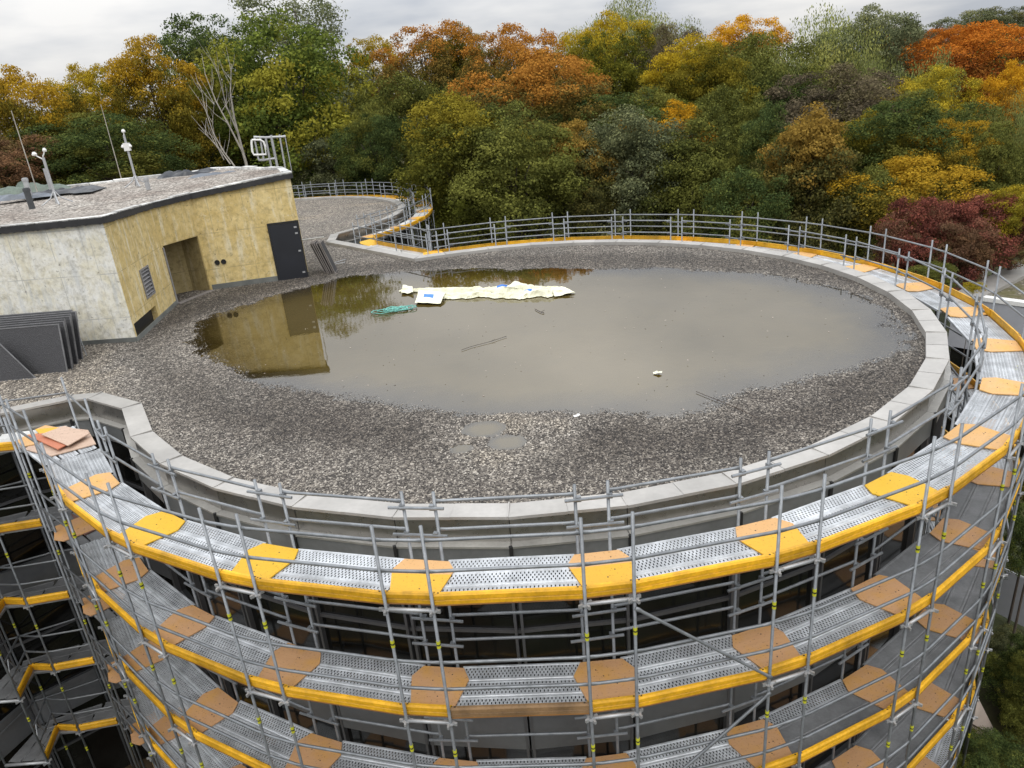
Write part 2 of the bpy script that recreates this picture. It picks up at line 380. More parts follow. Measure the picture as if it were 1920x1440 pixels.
def hut_gravel_mat():
    m, t, b = mat_base('pale_roof_gravel')
    g = N(t, "ShaderNodeNewGeometry")
    v = N(t, "ShaderNodeTexVoronoi"); v.inputs['Scale'].default_value = 15; t.links.new(g.outputs['Position'], v.inputs['Vector'])
    s_ = N(t, "ShaderNodeSeparateColor"); t.links.new(v.outputs['Color'], s_.inputs[0])
    a = ramp(t, s_.outputs[0], [(0, (0.10, 0.09, 0.08)), (0.5, (0.26, 0.235, 0.21)), (1, (0.60, 0.56, 0.51))])
    n = noise(t, g.outputs['Position'], 0.5, 6, 0.65); p = ramp(t, n.outputs[0], [(0.35, (0.66, 0.6, 0.56)), (0.62, (1.1, 1.1, 1.08))])
    y = mixc(t, 1.0, a.outputs[0], p.outputs[0], 'MULTIPLY')
    t.links.new(y.outputs[0], b.inputs['Base Color']); b.inputs['Roughness'].default_value = 0.85
    bump(t, b, v.outputs['Distance'], 0.8, 0.05)
    return m
M_hgravel = hut_gravel_mat()

def water_mat():
    m, t, b = mat_base('murky_rain_water')
    t.nodes.remove(b); o = t.nodes['Material Output']
    g = N(t, "ShaderNodeNewGeometry")
    at = N(t, "ShaderNodeAttribute"); at.attribute_name = 'depth'
    mur = N(t, "ShaderNodeMapRange"); mur.inputs[1].default_value = 0.0; mur.inputs[2].default_value = 0.07
    mur.inputs[3].default_value = 0.10; mur.inputs[4].default_value = 0.86; t.links.new(at.outputs['Fac'], mur.inputs[0])
    n = noise(t, g.outputs['Position'], 0.35, 5, 0.6); n2 = noise(t, g.outputs['Position'], 14, 3, 0.6)
    c = ramp(t, n.outputs[0], [(0.3, (0.082, 0.058, 0.012)), (0.7, (0.110, 0.080, 0.024))])
    sp = ramp(t, n2.outputs[0], [(0.68, (1, 1, 1)), (0.8, (1.7, 1.7, 1.8))])
    c2 = mixc(t, 1.0, c.outputs[0], sp.outputs[0], 'MULTIPLY')
    dif = N(t, "ShaderNodeBsdfDiffuse"); t.links.new(c2.outputs[0], dif.inputs[0])
    tr = N(t, "ShaderNodeBsdfTransparent"); tr.inputs[0].default_value = (0.78, 0.66, 0.42, 1)
    body = N(t, "ShaderNodeMixShader"); t.links.new(mur.outputs[0], body.inputs[0]); t.links.new(tr.outputs[0], body.inputs[1]); t.links.new(dif.outputs[0], body.inputs[2])
    fr = N(t, "ShaderNodeFresnel"); fr.inputs[0].default_value = 2.75
    gl = N(t, "ShaderNodeBsdfGlossy"); gl.inputs[1].default_value = 0.015
    rip = noise(t, g.outputs['Position'], 5.0, 3, 0.5); bp = N(t, "ShaderNodeBump"); bp.inputs['Strength'].default_value = 0.03; bp.inputs['Distance'].default_value = 0.02
    t.links.new(rip.outputs[0], bp.inputs['Height']); t.links.new(bp.outputs[0], gl.inputs['Normal'])
    mix = N(t, "ShaderNodeMixShader"); t.links.new(fr.outputs[0], mix.inputs[0]); t.links.new(body.outputs[0], mix.inputs[1]); t.links.new(gl.outputs[0], mix.inputs[2])
    t.links.new(mix.outputs[0], o.inputs[0]); return m
M_water = water_mat()

def leaf_mat(name, cols, top=None, alt=None, gain=1.0):
    """leaves: colour by lobe, clump and leaf; TOP is the colour of the more turned upper leaves, ALT of some boughs"""
    gain *= 1.40
    des = lambda k: tuple(max(0.004, min(0.6, gain * g_)) for g_ in [(v * 1.0 - 0.0 * (0.3 * k[0] + 0.6 * k[1] + 0.1 * k[2])) for v in k])
    cols = [des(k) for k in cols]; top = des(top) if top else None; alt = des(alt) if alt else None
    m, t, b = mat_base(name); t.nodes.remove(b); o = t.nodes['Material Output']
    A = {}
    for k in ('leaf', 'clump', 'lobe', 'height'):
        n = N(t, "ShaderNodeAttribute"); n.attribute_name = k; A[k] = n.outputs['Fac']
    oi = N(t, "ShaderNodeObjectInfo")
    def lin(*terms):
        cur = None
        for sock, w in terms:
            q = N(t, "ShaderNodeMath", operation='MULTIPLY_ADD'); q.inputs[1].default_value = w; t.links.new(sock, q.inputs[0])
            if cur is None: q.inputs[2].default_value = 0.0
            else: t.links.new(cur, q.inputs[2])
            cur = q.outputs[0]
        return cur
    sm = lin((A['leaf'], 0.42), (A['clump'], 0.34), (A['lobe'], 0.28))
    x = ramp(t, sm, [(i / (len(cols) - 1) * 0.7 + 0.14, k) for i, k in enumerate(cols)])
    if alt:
        ar = ramp(t, lin((A['lobe'], 0.7), (A['clump'], 0.3)), [(0.52, (0, 0, 0)), (0.74, (0.8,) * 3)])
        x = mixc(t, ar.outputs[0], x.outputs[0], alt)
    if top:
        hr = ramp(t, lin((A['height'], 1.0), (A['clump'], 0.3), (A['lobe'], 0.25)), [(0.92, (0, 0, 0)), (1.24, (0.9,) * 3)])
        x = mixc(t, hr.outputs[0], x.outputs[0], top)
    lv = ramp(t, A['leaf'], [(0, (0.72,) * 3), (1, (1.28,) * 3)])
    x = mixc(t, 1.0, x.outputs[0], lv.outputs[0], 'MULTIPLY')
    hv = ramp(t, oi.outputs['Random'], [(0, (0.85,) * 3), (1, (1.15,) * 3)])
    y = mixc(t, 1.0, x.outputs[0], hv.outputs[0], 'MULTIPLY')
    d = N(t, "ShaderNodeBsdfDiffuse"); tl = N(t, "ShaderNodeBsdfTranslucent")
    t.links.new(y.outputs[0], d.inputs[0]); t.links.new(y.outputs[0], tl.inputs[0])
    mx_ = N(t, "ShaderNodeMixShader"); mx_.inputs[0].default_value = 0.32
    t.links.new(d.outputs[0], mx_.inputs[1]); t.links.new(tl.outputs[0], mx_.inputs[2]); t.links.new(mx_.outputs[0], o.inputs[0])
    return m
_G = (0.10, 0.115, 0.022); _O = (0.13, 0.11, 0.022)
LEAF = {
 'green':   leaf_mat('leaves_green', [(0.032, 0.048, 0.013), (0.072, 0.094, 0.020), (0.120, 0.140, 0.026)], None, (0.17, 0.15, 0.02), 1.25),
 'dark':    leaf_mat('leaves_dark_green', [(0.026, 0.040, 0.015), (0.050, 0.068, 0.022), (0.090, 0.104, 0.026)], None, (0.12, 0.115, 0.025), 1.25),
 'olive':   leaf_mat('leaves_olive', [(0.036, 0.042, 0.013), (0.074, 0.080, 0.020), (0.118, 0.114, 0.026)], None, (0.09, 0.095, 0.022), 1.3),
 'olivey':  leaf_mat('leaves_olive_yellow', [(0.044, 0.050, 0.012), (0.098, 0.098, 0.018), (0.155, 0.142, 0.022)], (0.19, 0.155, 0.02), _G, 1.0),
 'ygreen':  leaf_mat('leaves_yellow_green', [(0.048, 0.060, 0.014), (0.10, 0.105, 0.018), (0.19, 0.16, 0.018)], (0.32, 0.23, 0.018), _G, 1.02),
 'gold':    leaf_mat('leaves_gold', [(0.066, 0.062, 0.014), (0.155, 0.122, 0.020), (0.27, 0.185, 0.022)], (0.33, 0.205, 0.02), (0.125, 0.12, 0.02), 0.98),
 'goldgr':  leaf_mat('leaves_gold_green', [(0.050, 0.054, 0.014), (0.13, 0.108, 0.018), (0.23, 0.16, 0.02)], (0.30, 0.165, 0.016), _G, 1.2),
 'orange':  leaf_mat('leaves_orange', [(0.075, 0.056, 0.014), (0.20, 0.105, 0.016), (0.36, 0.17, 0.016)], (0.50, 0.205, 0.014), _O, 1.15),
 'rust':    leaf_mat('leaves_rust', [(0.046, 0.044, 0.016), (0.105, 0.080, 0.021), (0.165, 0.100, 0.024)], (0.26, 0.118, 0.022), (0.080, 0.092, 0.020), 1.10),
 'redor':   leaf_mat('leaves_red_orange', [(0.10, 0.042, 0.014), (0.28, 0.092, 0.02), (0.44, 0.135, 0.02)], (0.48, 0.13, 0.018), (0.16, 0.09, 0.025), 1.15),
 'brown':   leaf_mat('leaves_brown', [(0.042, 0.036, 0.025), (0.078, 0.064, 0.042), (0.12, 0.096, 0.058)], None, (0.10, 0.09, 0.04), 1.25),
 'tan':     leaf_mat('leaves_tan', [(0.044, 0.046, 0.018), (0.094, 0.088, 0.027), (0.145, 0.118, 0.034)], (0.22, 0.14, 0.03), (0.085, 0.092, 0.026), 1.08),
 'willow':  leaf_mat('leaves_pale_green', [(0.075, 0.092, 0.032), (0.15, 0.168, 0.055), (0.23, 0.235, 0.08)], None, (0.23, 0.22, 0.06), 1.2),
 'grey':    leaf_mat('leaves_grey_green', [(0.060, 0.072, 0.038), (0.11, 0.122, 0.062), (0.17, 0.175, 0.095)], None, None, 1.2),
 'slate':   leaf_mat('leaves_slate_green', [(0.042, 0.050, 0.028), (0.078, 0.085, 0.042), (0.125, 0.128, 0.06)], None, (0.12, 0.115, 0.045), 1.25),
 'redbush': leaf_mat('leaves_dark_red', [(0.060, 0.026, 0.022), (0.14, 0.048, 0.036), (0.22, 0.075, 0.05)], None, (0.10, 0.07, 0.04), 1.15),
 'brownred':leaf_mat('leaves_brown_red', [(0.055, 0.036, 0.022), (0.115, 0.065, 0.036), (0.17, 0.095, 0.048)], None, (0.10, 0.09, 0.035), 1.2),
 'yellow':  leaf_mat('leaves_yellow', [(0.11, 0.10, 0.016), (0.25, 0.195, 0.02), (0.38, 0.28, 0.024)], None, (0.17, 0.16, 0.025), 1.15),
}
def ground_mat():
    m, t, b = mat_base('grass_ground')
    g = N(t, "ShaderNodeNewGeometry"); n = noise(t, g.outputs['Position'], 0.5, 7, 0.7); n2 = noise(t, g.outputs['Position'], 0.12, 4)
    a = ramp(t, n.outputs[0], [(0.32, (0.012, 0.014, 0.006)), (0.5, (0.035, 0.042, 0.012)), (0.72, (0.075, 0.065, 0.02))])
    br = ramp(t, n2.outputs[0], [(0.5, (0, 0, 0)), (0.62, (0.8,) * 3)])
    x = mixc(t, br.outputs[0], a.outputs[0], (0.07, 0.04, 0.02))
    t.links.new(x.outputs[0], b.inputs['Base Color']); b.inputs['Roughness'].default_value = 0.95
    bump(t, b, n.outputs[0], 0.6, 0.3); return m
M_ground = ground_mat()
def mossroof_mat():
    m, t, b = mat_base('mossy_gravel')
    g = N(t, "ShaderNodeNewGeometry"); n = noise(t, g.outputs['Position'], 0.7, 6, 0.65)
    v = N(t, "ShaderNodeTexVoronoi"); v.inputs['Scale'].default_value = 9; t.links.new(g.outputs['Position'], v.inputs['Vector'])
    s_ = N(t, "ShaderNodeSeparateColor"); t.links.new(v.outputs['Color'], s_.inputs[0])
    a = ramp(t, s_.outputs[0], [(0, (0.05, 0.045, 0.035)), (0.7, (0.16, 0.14, 0.115)), (1, (0.34, 0.30, 0.26))])
    k = ramp(t, n.outputs[0], [(0.42, (0, 0, 0)), (0.56, (0.85,) * 3)])
    x = mixc(t, k.outputs[0], a.outputs[0], (0.095, 0.085, 0.025))
    t.links.new(x.outputs[0], b.inputs['Base Color']); b.inputs['Roughness'].default_value = 0.9
    bump(t, b, v.outputs['Distance'], 0.5, 0.05); return m
M_moss = mossroof_mat()

# ------------------------------------------------------------------ plan of the building
CM = Vector((0.527, 19.652)); CB = Vector((-15.7, 43.4)); RC = 10.33
GROUND = -17.0
Z_COP = -5.915; Z_GR = -6.09; Z_WATER = -6.105
def pol(c, r, a): return (c.x + r * math.cos(R(a)), c.y + r * math.sin(R(a)))
PATH = [(-15.6, 9.4), (-14.4, 11.4), (-13.6, 13.2), (-13.1, 14.6), (-11.81, 15.62), (-10.53, 16.11), (-10.0, 16.09), (-8.80, 15.25)]
PATH_A = [None] * 8
for k in range(26):
    a = -144.2 + 10 * k
    PATH.append(pol(CM, RC, a)); PATH_A.append(a)
PATH += [(-3.3, 29.35), (-5.54, 32.1), (-7.78, 34.8), (-7.95, 36.6)]; PATH_A += [None] * 4
for k in range(15):
    PATH.append(pol(CB, RC, -31 + 10 * k)); PATH_A.append(None)
PATH.append((-26.0, 51.5)); PATH_A.append(None)
PATH = [Vector(p) for p in PATH]
def offset(path, d):
    """the path moved D metres outward (to its right)"""
    o = []
    for i, p in enumerate(path):
        ns = []
        if i > 0: e = (p - path[i - 1]).normalized(); ns.append(Vector((e.y, -e.x)))
        if i < len(path) - 1: e = (path[i + 1] - p).normalized(); ns.append(Vector((e.y, -e.x)))
        n = sum(ns, Vector((0, 0)))
        n = n.normalized(); c = max(0.35, n.dot(ns[0])); o.append(p + n * (d / c))
    return o
OFF = {d: offset(PATH, d) for d in (-0.42, -0.40, -0.22, -0.03, 0.0, 0.02, 0.06, 0.09, 0.12)}
def inside(poly, X, Y):
    r = np.zeros(X.shape, bool); n = len(poly)
    for i in range(n):
        x0, y0 = poly[i]; x1, y1 = poly[(i + 1) % n]
        if y0 == y1: continue
        c = ((y0 > Y) != (y1 > Y)) & (X < (x1 - x0) * (Y - y0) / (y1 - y0) + x0); r ^= c
    return r
def dist_poly(poly, X, Y):
    d = np.full(X.shape, 1e9); n = len(poly)
    for i in range(n):
        x0, y0 = poly[i]; x1, y1 = poly[(i + 1) % n]; ex, ey = x1 - x0, y1 - y0
        t = np.clip(((X - x0) * ex + (Y - y0) * ey) / max(1e-9, ex * ex + ey * ey), 0, 1)
        d = np.minimum(d, np.hypot(X - x0 - t * ex, Y - y0 - t * ey))
    return d
def vnoise(X, Y, scale, seed, octaves=3):
    """smooth value noise, -1..1"""
    r = np.zeros(X.shape); amp = 1.0; tot = 0
    for o in range(octaves):
        g = np.random.default_rng(seed + o).uniform(-1, 1, (64, 64))
        x = X * scale * 2 ** o; y = Y * scale * 2 ** o; xi = np.floor(x).astype(int); yi = np.floor(y).astype(int)
        fx = x - xi; fy = y - yi; fx = fx * fx * (3 - 2 * fx); fy = fy * fy * (3 - 2 * fy)
        G = lambda i, j: g[i % 64, j % 64]
        r += amp * ((G(xi, yi) * (1 - fx) + G(xi + 1, yi) * fx) * (1 - fy) + (G(xi, yi + 1) * (1 - fx) + G(xi + 1, yi + 1) * fx) * fy)
        tot += amp; amp *= 0.55
    return r / tot
POND = [on_z(px, py, -6.1).to_2d() for px, py in ((452, 738), (560, 752), (690, 768), (800, 768), (880, 792), (1060, 800), (1250, 785), (1400, 742), (1500, 728),
        (1600, 692), (1725, 655), (1735, 632), (1690, 588), (1600, 541), (1450, 512), (1250, 500), (1050, 497), (900, 503), (750, 509), (640, 520), (600, 532),
        (500, 552), (425, 577), (362, 604), (345, 640), (380, 690))]
POND = [(p.x, p.y) for p in POND]

# ------------------------------------------------------------------ terrain
def ground_z(x, y):
    d = max(0.0, math.hypot(x - 0, y - 15) - 38)
    return GROUND + 14.0 * (1 - math.exp(-(d / 60.0) ** 1.6)) * (1.0 if y > 0 else 0.3)
def build_terrain():
    rs = [0, 12, 22, 30, 38, 46, 54, 62, 72, 84, 98, 115, 140, 180, 250, 400, 800, 1600]; na = 64
    v = [(0, 15, GROUND)]; f = []
    for r_ in rs[1:]:
        for k in range(na):
            a = 2 * math.pi * k / na; x, y = r_ * math.cos(a), 15 + r_ * math.sin(a); v.append((x, y, ground_z(x, y)))
    for k in range(na): f.append((0, 1 + k, 1 + (k + 1) % na))
    for i in range(len(rs) - 2):
        for k in range(na):
            a, b = 1 + i * na + k, 1 + i * na + (k + 1) % na; f.append((a, a + na, b + na, b))
    me = bpy.data.meshes.new('ground'); me.from_pydata(v, [], f); me.materials.append(M_ground); me.update()
    tag(link('ground', me), kind='structure')
build_terrain()

# ------------------------------------------------------------------ building
bld = empty('round_office_building', (CM.x, CM.y, GROUND), 'round office building with pale metal roof edge wrapped in scaffolding', 'building')
def seg_pts(d, i, t0=0.0, t1=1.0):
    a, b = OFF[d][i], OFF[d][i + 1]
    return a.lerp(b, t0), a.lerp(b, t1)
def wall_piece(name, i, d0, d1, z0, z1, mat, t0=0.0, t1=1.0):
    m = MB(); a, b = seg_pts(d1, i, t0, t1); c, e = seg_pts(d0, i, t0, t1)
    m.prism([a, b, e, c], z0, z1); return m.make(name, mat, bld)
nseg = len(PATH) - 1
for i in range(nseg):
    L = (PATH[i + 1] - PATH[i]).length
    npc = 2 if L > 1.3 else 1
    if L > 3: npc = 3
    for k in range(npc):
        g = 0.0015 / L
        t0, t1 = k / npc + g, (k + 1) / npc - g
        m = MB()
        o0, o1 = seg_pts(0.02, i, t0, t1); n0, n1 = seg_pts(-0.40, i, t0, t1)
        zt = Z_COP + (0.004 if k % 2 else 0.0)
        A = [(*n0, Z_GR - 0.12), (*n0, zt - 0.02), (*o0, zt), (*o0, zt - 0.05), (*seg_pts(-0.03, i, t0, t1)[0], zt - 0.055)]
        B = [(*n1, Z_GR - 0.12), (*n1, zt - 0.02), (*o1, zt), (*o1, zt - 0.05), (*seg_pts(-0.03, i, t0, t1)[1], zt - 0.055)]
        m.quad_strip(A, B); m.make('coping_segment', M_coping, bld)
        # standing seam over the joint
        if k == npc - 1 and i % 1 == 0:
            s = MB(); q0, q1 = seg_pts(0.02, i, t1 - 0.02 / L, min(1, t1 + 0.006 / L)); r0, r1 = seg_pts(-0.40, i, t1 - 0.02 / L, min(1, t1 + 0.006 / L))
            s.prism([q0, q1, r1, r0], zt - 0.012, zt + 0.006); s.make('coping_seam', M_coping, bld)
    wall_piece('fascia_panel', i, -0.22, -0.03, -6.385, -5.99, M_fascia, 0.004, 0.996)
    wall_piece('ledge_flashing', i, -0.22, 0.12, -6.42, -6.385, M_ledge, 0.003, 0.997)
    wall_piece('upper_panel', i, -0.22, 0.09, -6.86, -6.422, M_dpanel, 0.012, 0.988)
    a_ = PATH_A[i]
    full = (a_ is not None and a_ < 15) or i < 9
    zs = [(-6.87, -8.08, -9.75), (-10.62, -11.8, -13.4), (-14.25, -15.3, -17.0)]
    for s_, (z1, zm, z0) in enumerate(zs):
        if not full and s_ > 0:
            continue
        wall_piece('window_pane', i, -0.22, -0.03, zm + 0.03, z1, M_glass)
        wall_piece('window_pane', i, -0.22, -0.03, z0, zm - 0.03, M_glass)
        wall_piece('transom_bar', i, -0.22, 0.02, zm - 0.03, zm + 0.03, M_mull)
        if s_ < 2: wall_piece('spandrel_panel', i, -0.22, 0.06, z0 - 0.87, z0, M_span, 0.01, 0.99)
    if not full: wall_piece('lower_wall', i, -0.22, -0.03, GROUND, -9.75, M_span)
    if i > 0:
        # twin mullions either side of each corner
        for t_, j in ((0.028, i), (0.972, i - 1)):
            p = OFF[0.02][j].lerp(OFF[0.02][j + 1], t_); e = (PATH[j + 1] - PATH[j]).normalized()
            m = MB(); m.box((p.x, p.y, (-6.87 + (GROUND if full else -9.7)) / 2), (0.045, 0.10, -6.87 - (GROUND if full else -9.7)), math.atan2(e.y, e.x)); m.make('window_mullion', M_mull, bld)
        p = OFF[0.12][i]; m = MB(); m.box((p.x, p.y, -6.62), (0.05, 0.05, 0.5), 0.3); m.make('joint_bracket', M_black, bld)

# ------------------------------------------------------------------ roof gravel, pond
def build_roof():
    poly = [(p.x, p.y) for p in OFF[-0.22]] + [(-40, 50), (-40, 6), (-18, 6)]
    st = 0.16
    xs = np.arange(-24, 11.2, st); ys = np.arange(8.5, 54.5, st)
    X, Y = np.meshgrid(xs, ys, indexing='ij')
    ins = inside(POND, X, Y); d = dist_poly(POND, X, Y); sd = np.where(ins, d, -d)
    n1 = vnoise(X, Y, 0.55, 11, 4); n2 = vnoise(X, Y, 2.2, 31, 3)
    n3 = vnoise(X, Y, 4.7, 51, 2)
    sdn = sd + 0.25 + n1 * 0.5 + n2 * 0.45 + n3 * 0.22
    Z = Z_GR - 0.085 * np.clip(sdn / 2.0, 0, 1) ** 1.15 + 0.035 * np.clip(-sdn / 1.6, 0, 1) + 0.010 * n2
    # the pale heaped patch at the front with its three small hollows
    def blob(px, py, r0): 
        c = on_z(px, py, -6.08); return np.exp(-(((X - c.x) / (r0 * 1.25)) ** 2 + ((Y - c.y) / r0) ** 2))
    heap = np.clip(blob(950, 800, 0.75) + blob(1000, 835, 0.6) + 0.8 * blob(900, 832, 0.7) + 0.7 * blob(1060, 800, 0.5) + 0.5 * blob(940, 870, 0.6), 0, 1)
    Z = Z + 0.03 * heap
    for px, py, r0 in ((908, 803, 0.27), (952, 828, 0.27), (866, 840, 0.17)): Z = Z - 0.12 * np.clip(1.8 * blob(px, py, r0), 0, 1)
    depth = np.clip(Z_WATER - Z, 0, 1)
    # dry pale / wet dark
    left = np.clip((-5.0 - X) / 5.0, 0, 1) * np.clip((24 - Y) / 4, 0, 1)
    front = np.clip((13.2 - Y) / 2.5, 0, 1) * np.clip((4 - X) / 8, 0, 1)
    far = np.clip((Y - 30) / 8, 0, 1)
    streaks = np.clip(vnoise(X * 0.25, Y, 0.5, 77, 3) * 3 - 0.7, 0, 1) * far
    wet = np.clip(1 - np.abs(sdn + 0.7) / 1.3, 0, 1)
    pale = np.clip(0.30 + 0.36 * left + 0.14 * front + 0.30 * far + 0.4 * streaks + 0.12 * n1 - 0.42 * wet + 0.55 * heap, 0, 1)
    iA = np.arange(X.size).reshape(X.shape)
    cxm = (X[:-1, :-1] + X[1:, 1:]) / 2; cym = (Y[:-1, :-1] + Y[1:, 1:]) / 2
    keep = inside(poly, cxm, cym)
    q = np.stack([iA[:-1, :-1][keep], iA[1:, :-1][keep], iA[1:, 1:][keep], iA[:-1, 1:][keep]], 1)
    used = np.unique(q); remap = np.full(X.size, -1); remap[used] = np.arange(used.size)
    V = np.stack([X.ravel()[used], Y.ravel()[used], Z.ravel()[used]], 1)
    def grid_mesh(name, V, q):
        me = bpy.data.meshes.new(name); me.vertices.add(len(V)); me.vertices.foreach_set('co', V.astype(np.float32).ravel())
        me.loops.add(q.size); me.loops.foreach_set('vertex_index', q.astype(np.int32).ravel())
        me.polygons.add(len(q)); me.polygons.foreach_set('loop_start', np.arange(0, q.size, 4, dtype=np.int32)); me.polygons.foreach_set('use_smooth', np.ones(len(q), bool))
        me.update(calc_edges=True); return me
    me = grid_mesh('roof_gravel', V, remap[q])
    a = me.attributes.new('pale', 'FLOAT', 'POINT'); a.data.foreach_set('value', pale.ravel()[used].astype(np.float32))
    far_f = np.hypot(X, Y)
    dens = np.clip(680 * (15.0 / np.maximum(far_f, 12)) ** 2.2, 25, 800) * np.where(depth > 0.045, 0.05, np.where(depth > 0.02, 0.45, 1.0))
    dens = np.where((X < -15) | (Y > 38), 0, dens)
    a = me.attributes.new('dens', 'FLOAT', 'POINT'); a.data.foreach_set('value', dens.ravel()[used].astype(np.float32))
    me.materials.append(M_gravel)
    gr = tag(link('roof_gravel', me), kind='stuff')
    # water sheet over everything that lies below its level
    wk = keep & (np.maximum.reduce([depth[:-1, :-1], depth[1:, :-1], depth[1:, 1:], depth[:-1, 1:]]) > 0) & (np.abs(cxm) < 12) & (cym < 30)
    q2 = np.stack([iA[:-1, :-1][wk], iA[1:, :-1][wk], iA[1:, 1:][wk], iA[:-1, 1:][wk]], 1)
    u2 = np.unique(q2); rm = np.full(X.size, -1); rm[u2] = np.arange(u2.size)
    V2 = np.stack([X.ravel()[u2], Y.ravel()[u2], np.full(u2.size, Z_WATER)], 1)
    mw = grid_mesh('water', V2, rm[q2]); a = mw.attributes.new('depth', 'FLOAT', 'POINT'); a.data.foreach_set('value', depth.ravel()[u2].astype(np.float32))
    mw.materials.append(M_water); tag(link('rain_water', mw), kind='structure')
    # pebbles
    ng = bpy.data.node_groups.new('pebble_scatter', 'GeometryNodeTree')
    ng.interface.new_socket('Geometry', in_out='INPUT', socket_type='NodeSocketGeometry'); ng.interface.new_socket('Geometry', in_out='OUTPUT', socket_type='NodeSocketGeometry')
    gi, go = ng.nodes.new('NodeGroupInput'), ng.nodes.new('NodeGroupOutput')
    dp = ng.nodes.new('GeometryNodeDistributePointsOnFaces'); na = ng.nodes.new('GeometryNodeInputNamedAttribute'); na.data_type = 'FLOAT'; na.inputs[0].default_value = 'dens'
    ng.links.new(gi.outputs[0], dp.inputs['Mesh']); ng.links.new(na.outputs[0], dp.inputs['Density'])
    ico = ng.nodes.new('GeometryNodeMeshIcoSphere'); ico.inputs['Radius'].default_value = 1.0; ico.inputs['Subdivisions'].default_value = 1
    sm = ng.nodes.new('GeometryNodeSetMaterial'); sm.inputs['Material'].default_value = M_pebble; ng.links.new(ico.outputs[0], sm.inputs[0])
    ip = ng.nodes.new('GeometryNodeInstanceOnPoints'); ng.links.new(dp.outputs[0], ip.inputs['Points']); ng.links.new(sm.outputs[0], ip.inputs['Instance'])
    rv = ng.nodes.new('FunctionNodeRandomValue'); rv.data_type = 'FLOAT_VECTOR'; rv.inputs[0].default_value = (0.010, 0.009, 0.006); rv.inputs[1].default_value = (0.030, 0.023, 0.017)
    rr = ng.nodes.new('FunctionNodeRandomValue'); rr.data_type = 'FLOAT_VECTOR'; rr.inputs[0].default_value = (-0.5, -0.5, 0); rr.inputs[1].default_value = (0.5, 0.5, 6.28); rr.inputs['Seed'].default_value = 5
    ng.links.new(rv.outputs[0], ip.inputs['Scale']); ng.links.new(rr.outputs[0], ip.inputs['Rotation'])
    jn = ng.nodes.new('GeometryNodeJoinGeometry'); ng.links.new(gi.outputs[0], jn.inputs[0]); ng.links.new(ip.outputs[0], jn.inputs[0]); ng.links.new(jn.outputs[0], go.inputs[0])
    md = gr.modifiers.new('pebbles', 'NODES'); md.node_group = ng
build_roof()

# ------------------------------------------------------------------ hut on the roof
HV = {'A0': (-24.0, 21.9), 'C': (-11.11, 21.07), 'D': (-11.62, 25.36), 'E': (-10.95, 27.14), 'G': (-7.49, 27.97), 'H': (-8.6, 31.0), 'I': (-11.6, 34.2), 'J': (-13.0, 34.9), 'K': (-13.7, 34.1), 'L': (-26.0, 32.4)}
HZ = {'A0': -2.58, 'C': -2.32, 'D': -2.50, 'E': -2.47, 'G': -2.13, 'H': -2.15, 'I': -2.16, 'J': -2.17, 'K': -2.2, 'L': -2.35}
ORDER = ['A0', 'C', 'D', 'E', 'G', 'H', 'I', 'J', 'K', 'L']
hut = empty('rooftop_hut', (-11.5, 26.0, Z_GR), 'yellow painted concrete rooftop hut with flat gravel roof and dark door', 'hut')
ZB = -6.2
def hut_wall(a, b, mat, holes=(), depth=0.35, name='concrete_wall', thick=0.18, reveal=None):
    """front face from a to b with rectangular openings that have real reveals"""
    A, B = Vector(HV[a]), Vector(HV[b]); L = (B - A).length; u = (B - A) / L; n = Vector((u.y, -u.x))
    us = sorted({0.0, L} | {h[0] for h in holes} | {h[1] for h in holes})
    zs = sorted({h[2] for h in holes} | {h[3] for h in holes})
    m = MB()
    top = lambda s: HZ[a] + (HZ[b] - HZ[a]) * s / L - 0.22
    P = lambda s, z, o=0.0: (A.x + u.x * s - n.x * o, A.y + u.y * s - n.y * o, z)
    for s0, s1 in zip(us, us[1:]):
        rows = [ZB] + zs + [None]
        for z0, z1 in zip(rows, rows[1:]):
            t0, t1 = (top(s0), top(s1)) if z1 is None else (z1, z1)
            zm = (z0 + (t0 + t1) / 2) / 2; sm_ = (s0 + s1) / 2
            if any(h[0] < sm_ < h[1] and h[2] < zm < h[3] for h in holes): continue
            m.poly([P(s0, z0), P(s1, z0), P(s1, t1), P(s0, t0)])
    for h in holes:
        s0, s1, z0, z1 = h[:4]
        for q in ([P(s0, z0), P(s0, z1), P(s0, z1, depth), P(s0, z0, depth)], [P(s1, z1), P(s1, z0), P(s1, z0, depth), P(s1, z1, depth)],
                  [P(s0, z1), P(s1, z1), P(s1, z1, depth), P(s0, z1, depth)], [P(s1, z0), P(s0, z0), P(s0, z0, depth), P(s1, z0, depth)]):
            m.poly(q)
    m.make(name, mat, hut)
    return A, u, n, P
hut_wall('A0', 'C', M_conc_w)
A, u, n, P = hut_wall('C', 'D', M_conc_y, [(0.10, 2.25, -6.05, -5.55), (1.68, 2.50, -5.16, -4.29)], 0.18)
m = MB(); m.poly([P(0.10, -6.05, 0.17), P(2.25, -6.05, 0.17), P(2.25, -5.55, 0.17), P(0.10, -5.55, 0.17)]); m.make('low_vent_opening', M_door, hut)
lv = MB()
for (s0, s1, z0, z1) in ((1.66, 1.72, -5.19, -4.26), (2.46, 2.52, -5.19, -4.26), (1.72, 2.46, -4.32, -4.26), (1.72, 2.46, -5.19, -5.13)):
    lv.prism([P(s0, 0, -0.03)[:2], P(s1, 0, -0.03)[:2], P(s1, 0, 0.1)[:2], P(s0, 0, 0.1)[:2]], z0, z1)
louver = lv.make('louver_vent', M_louver, hut)
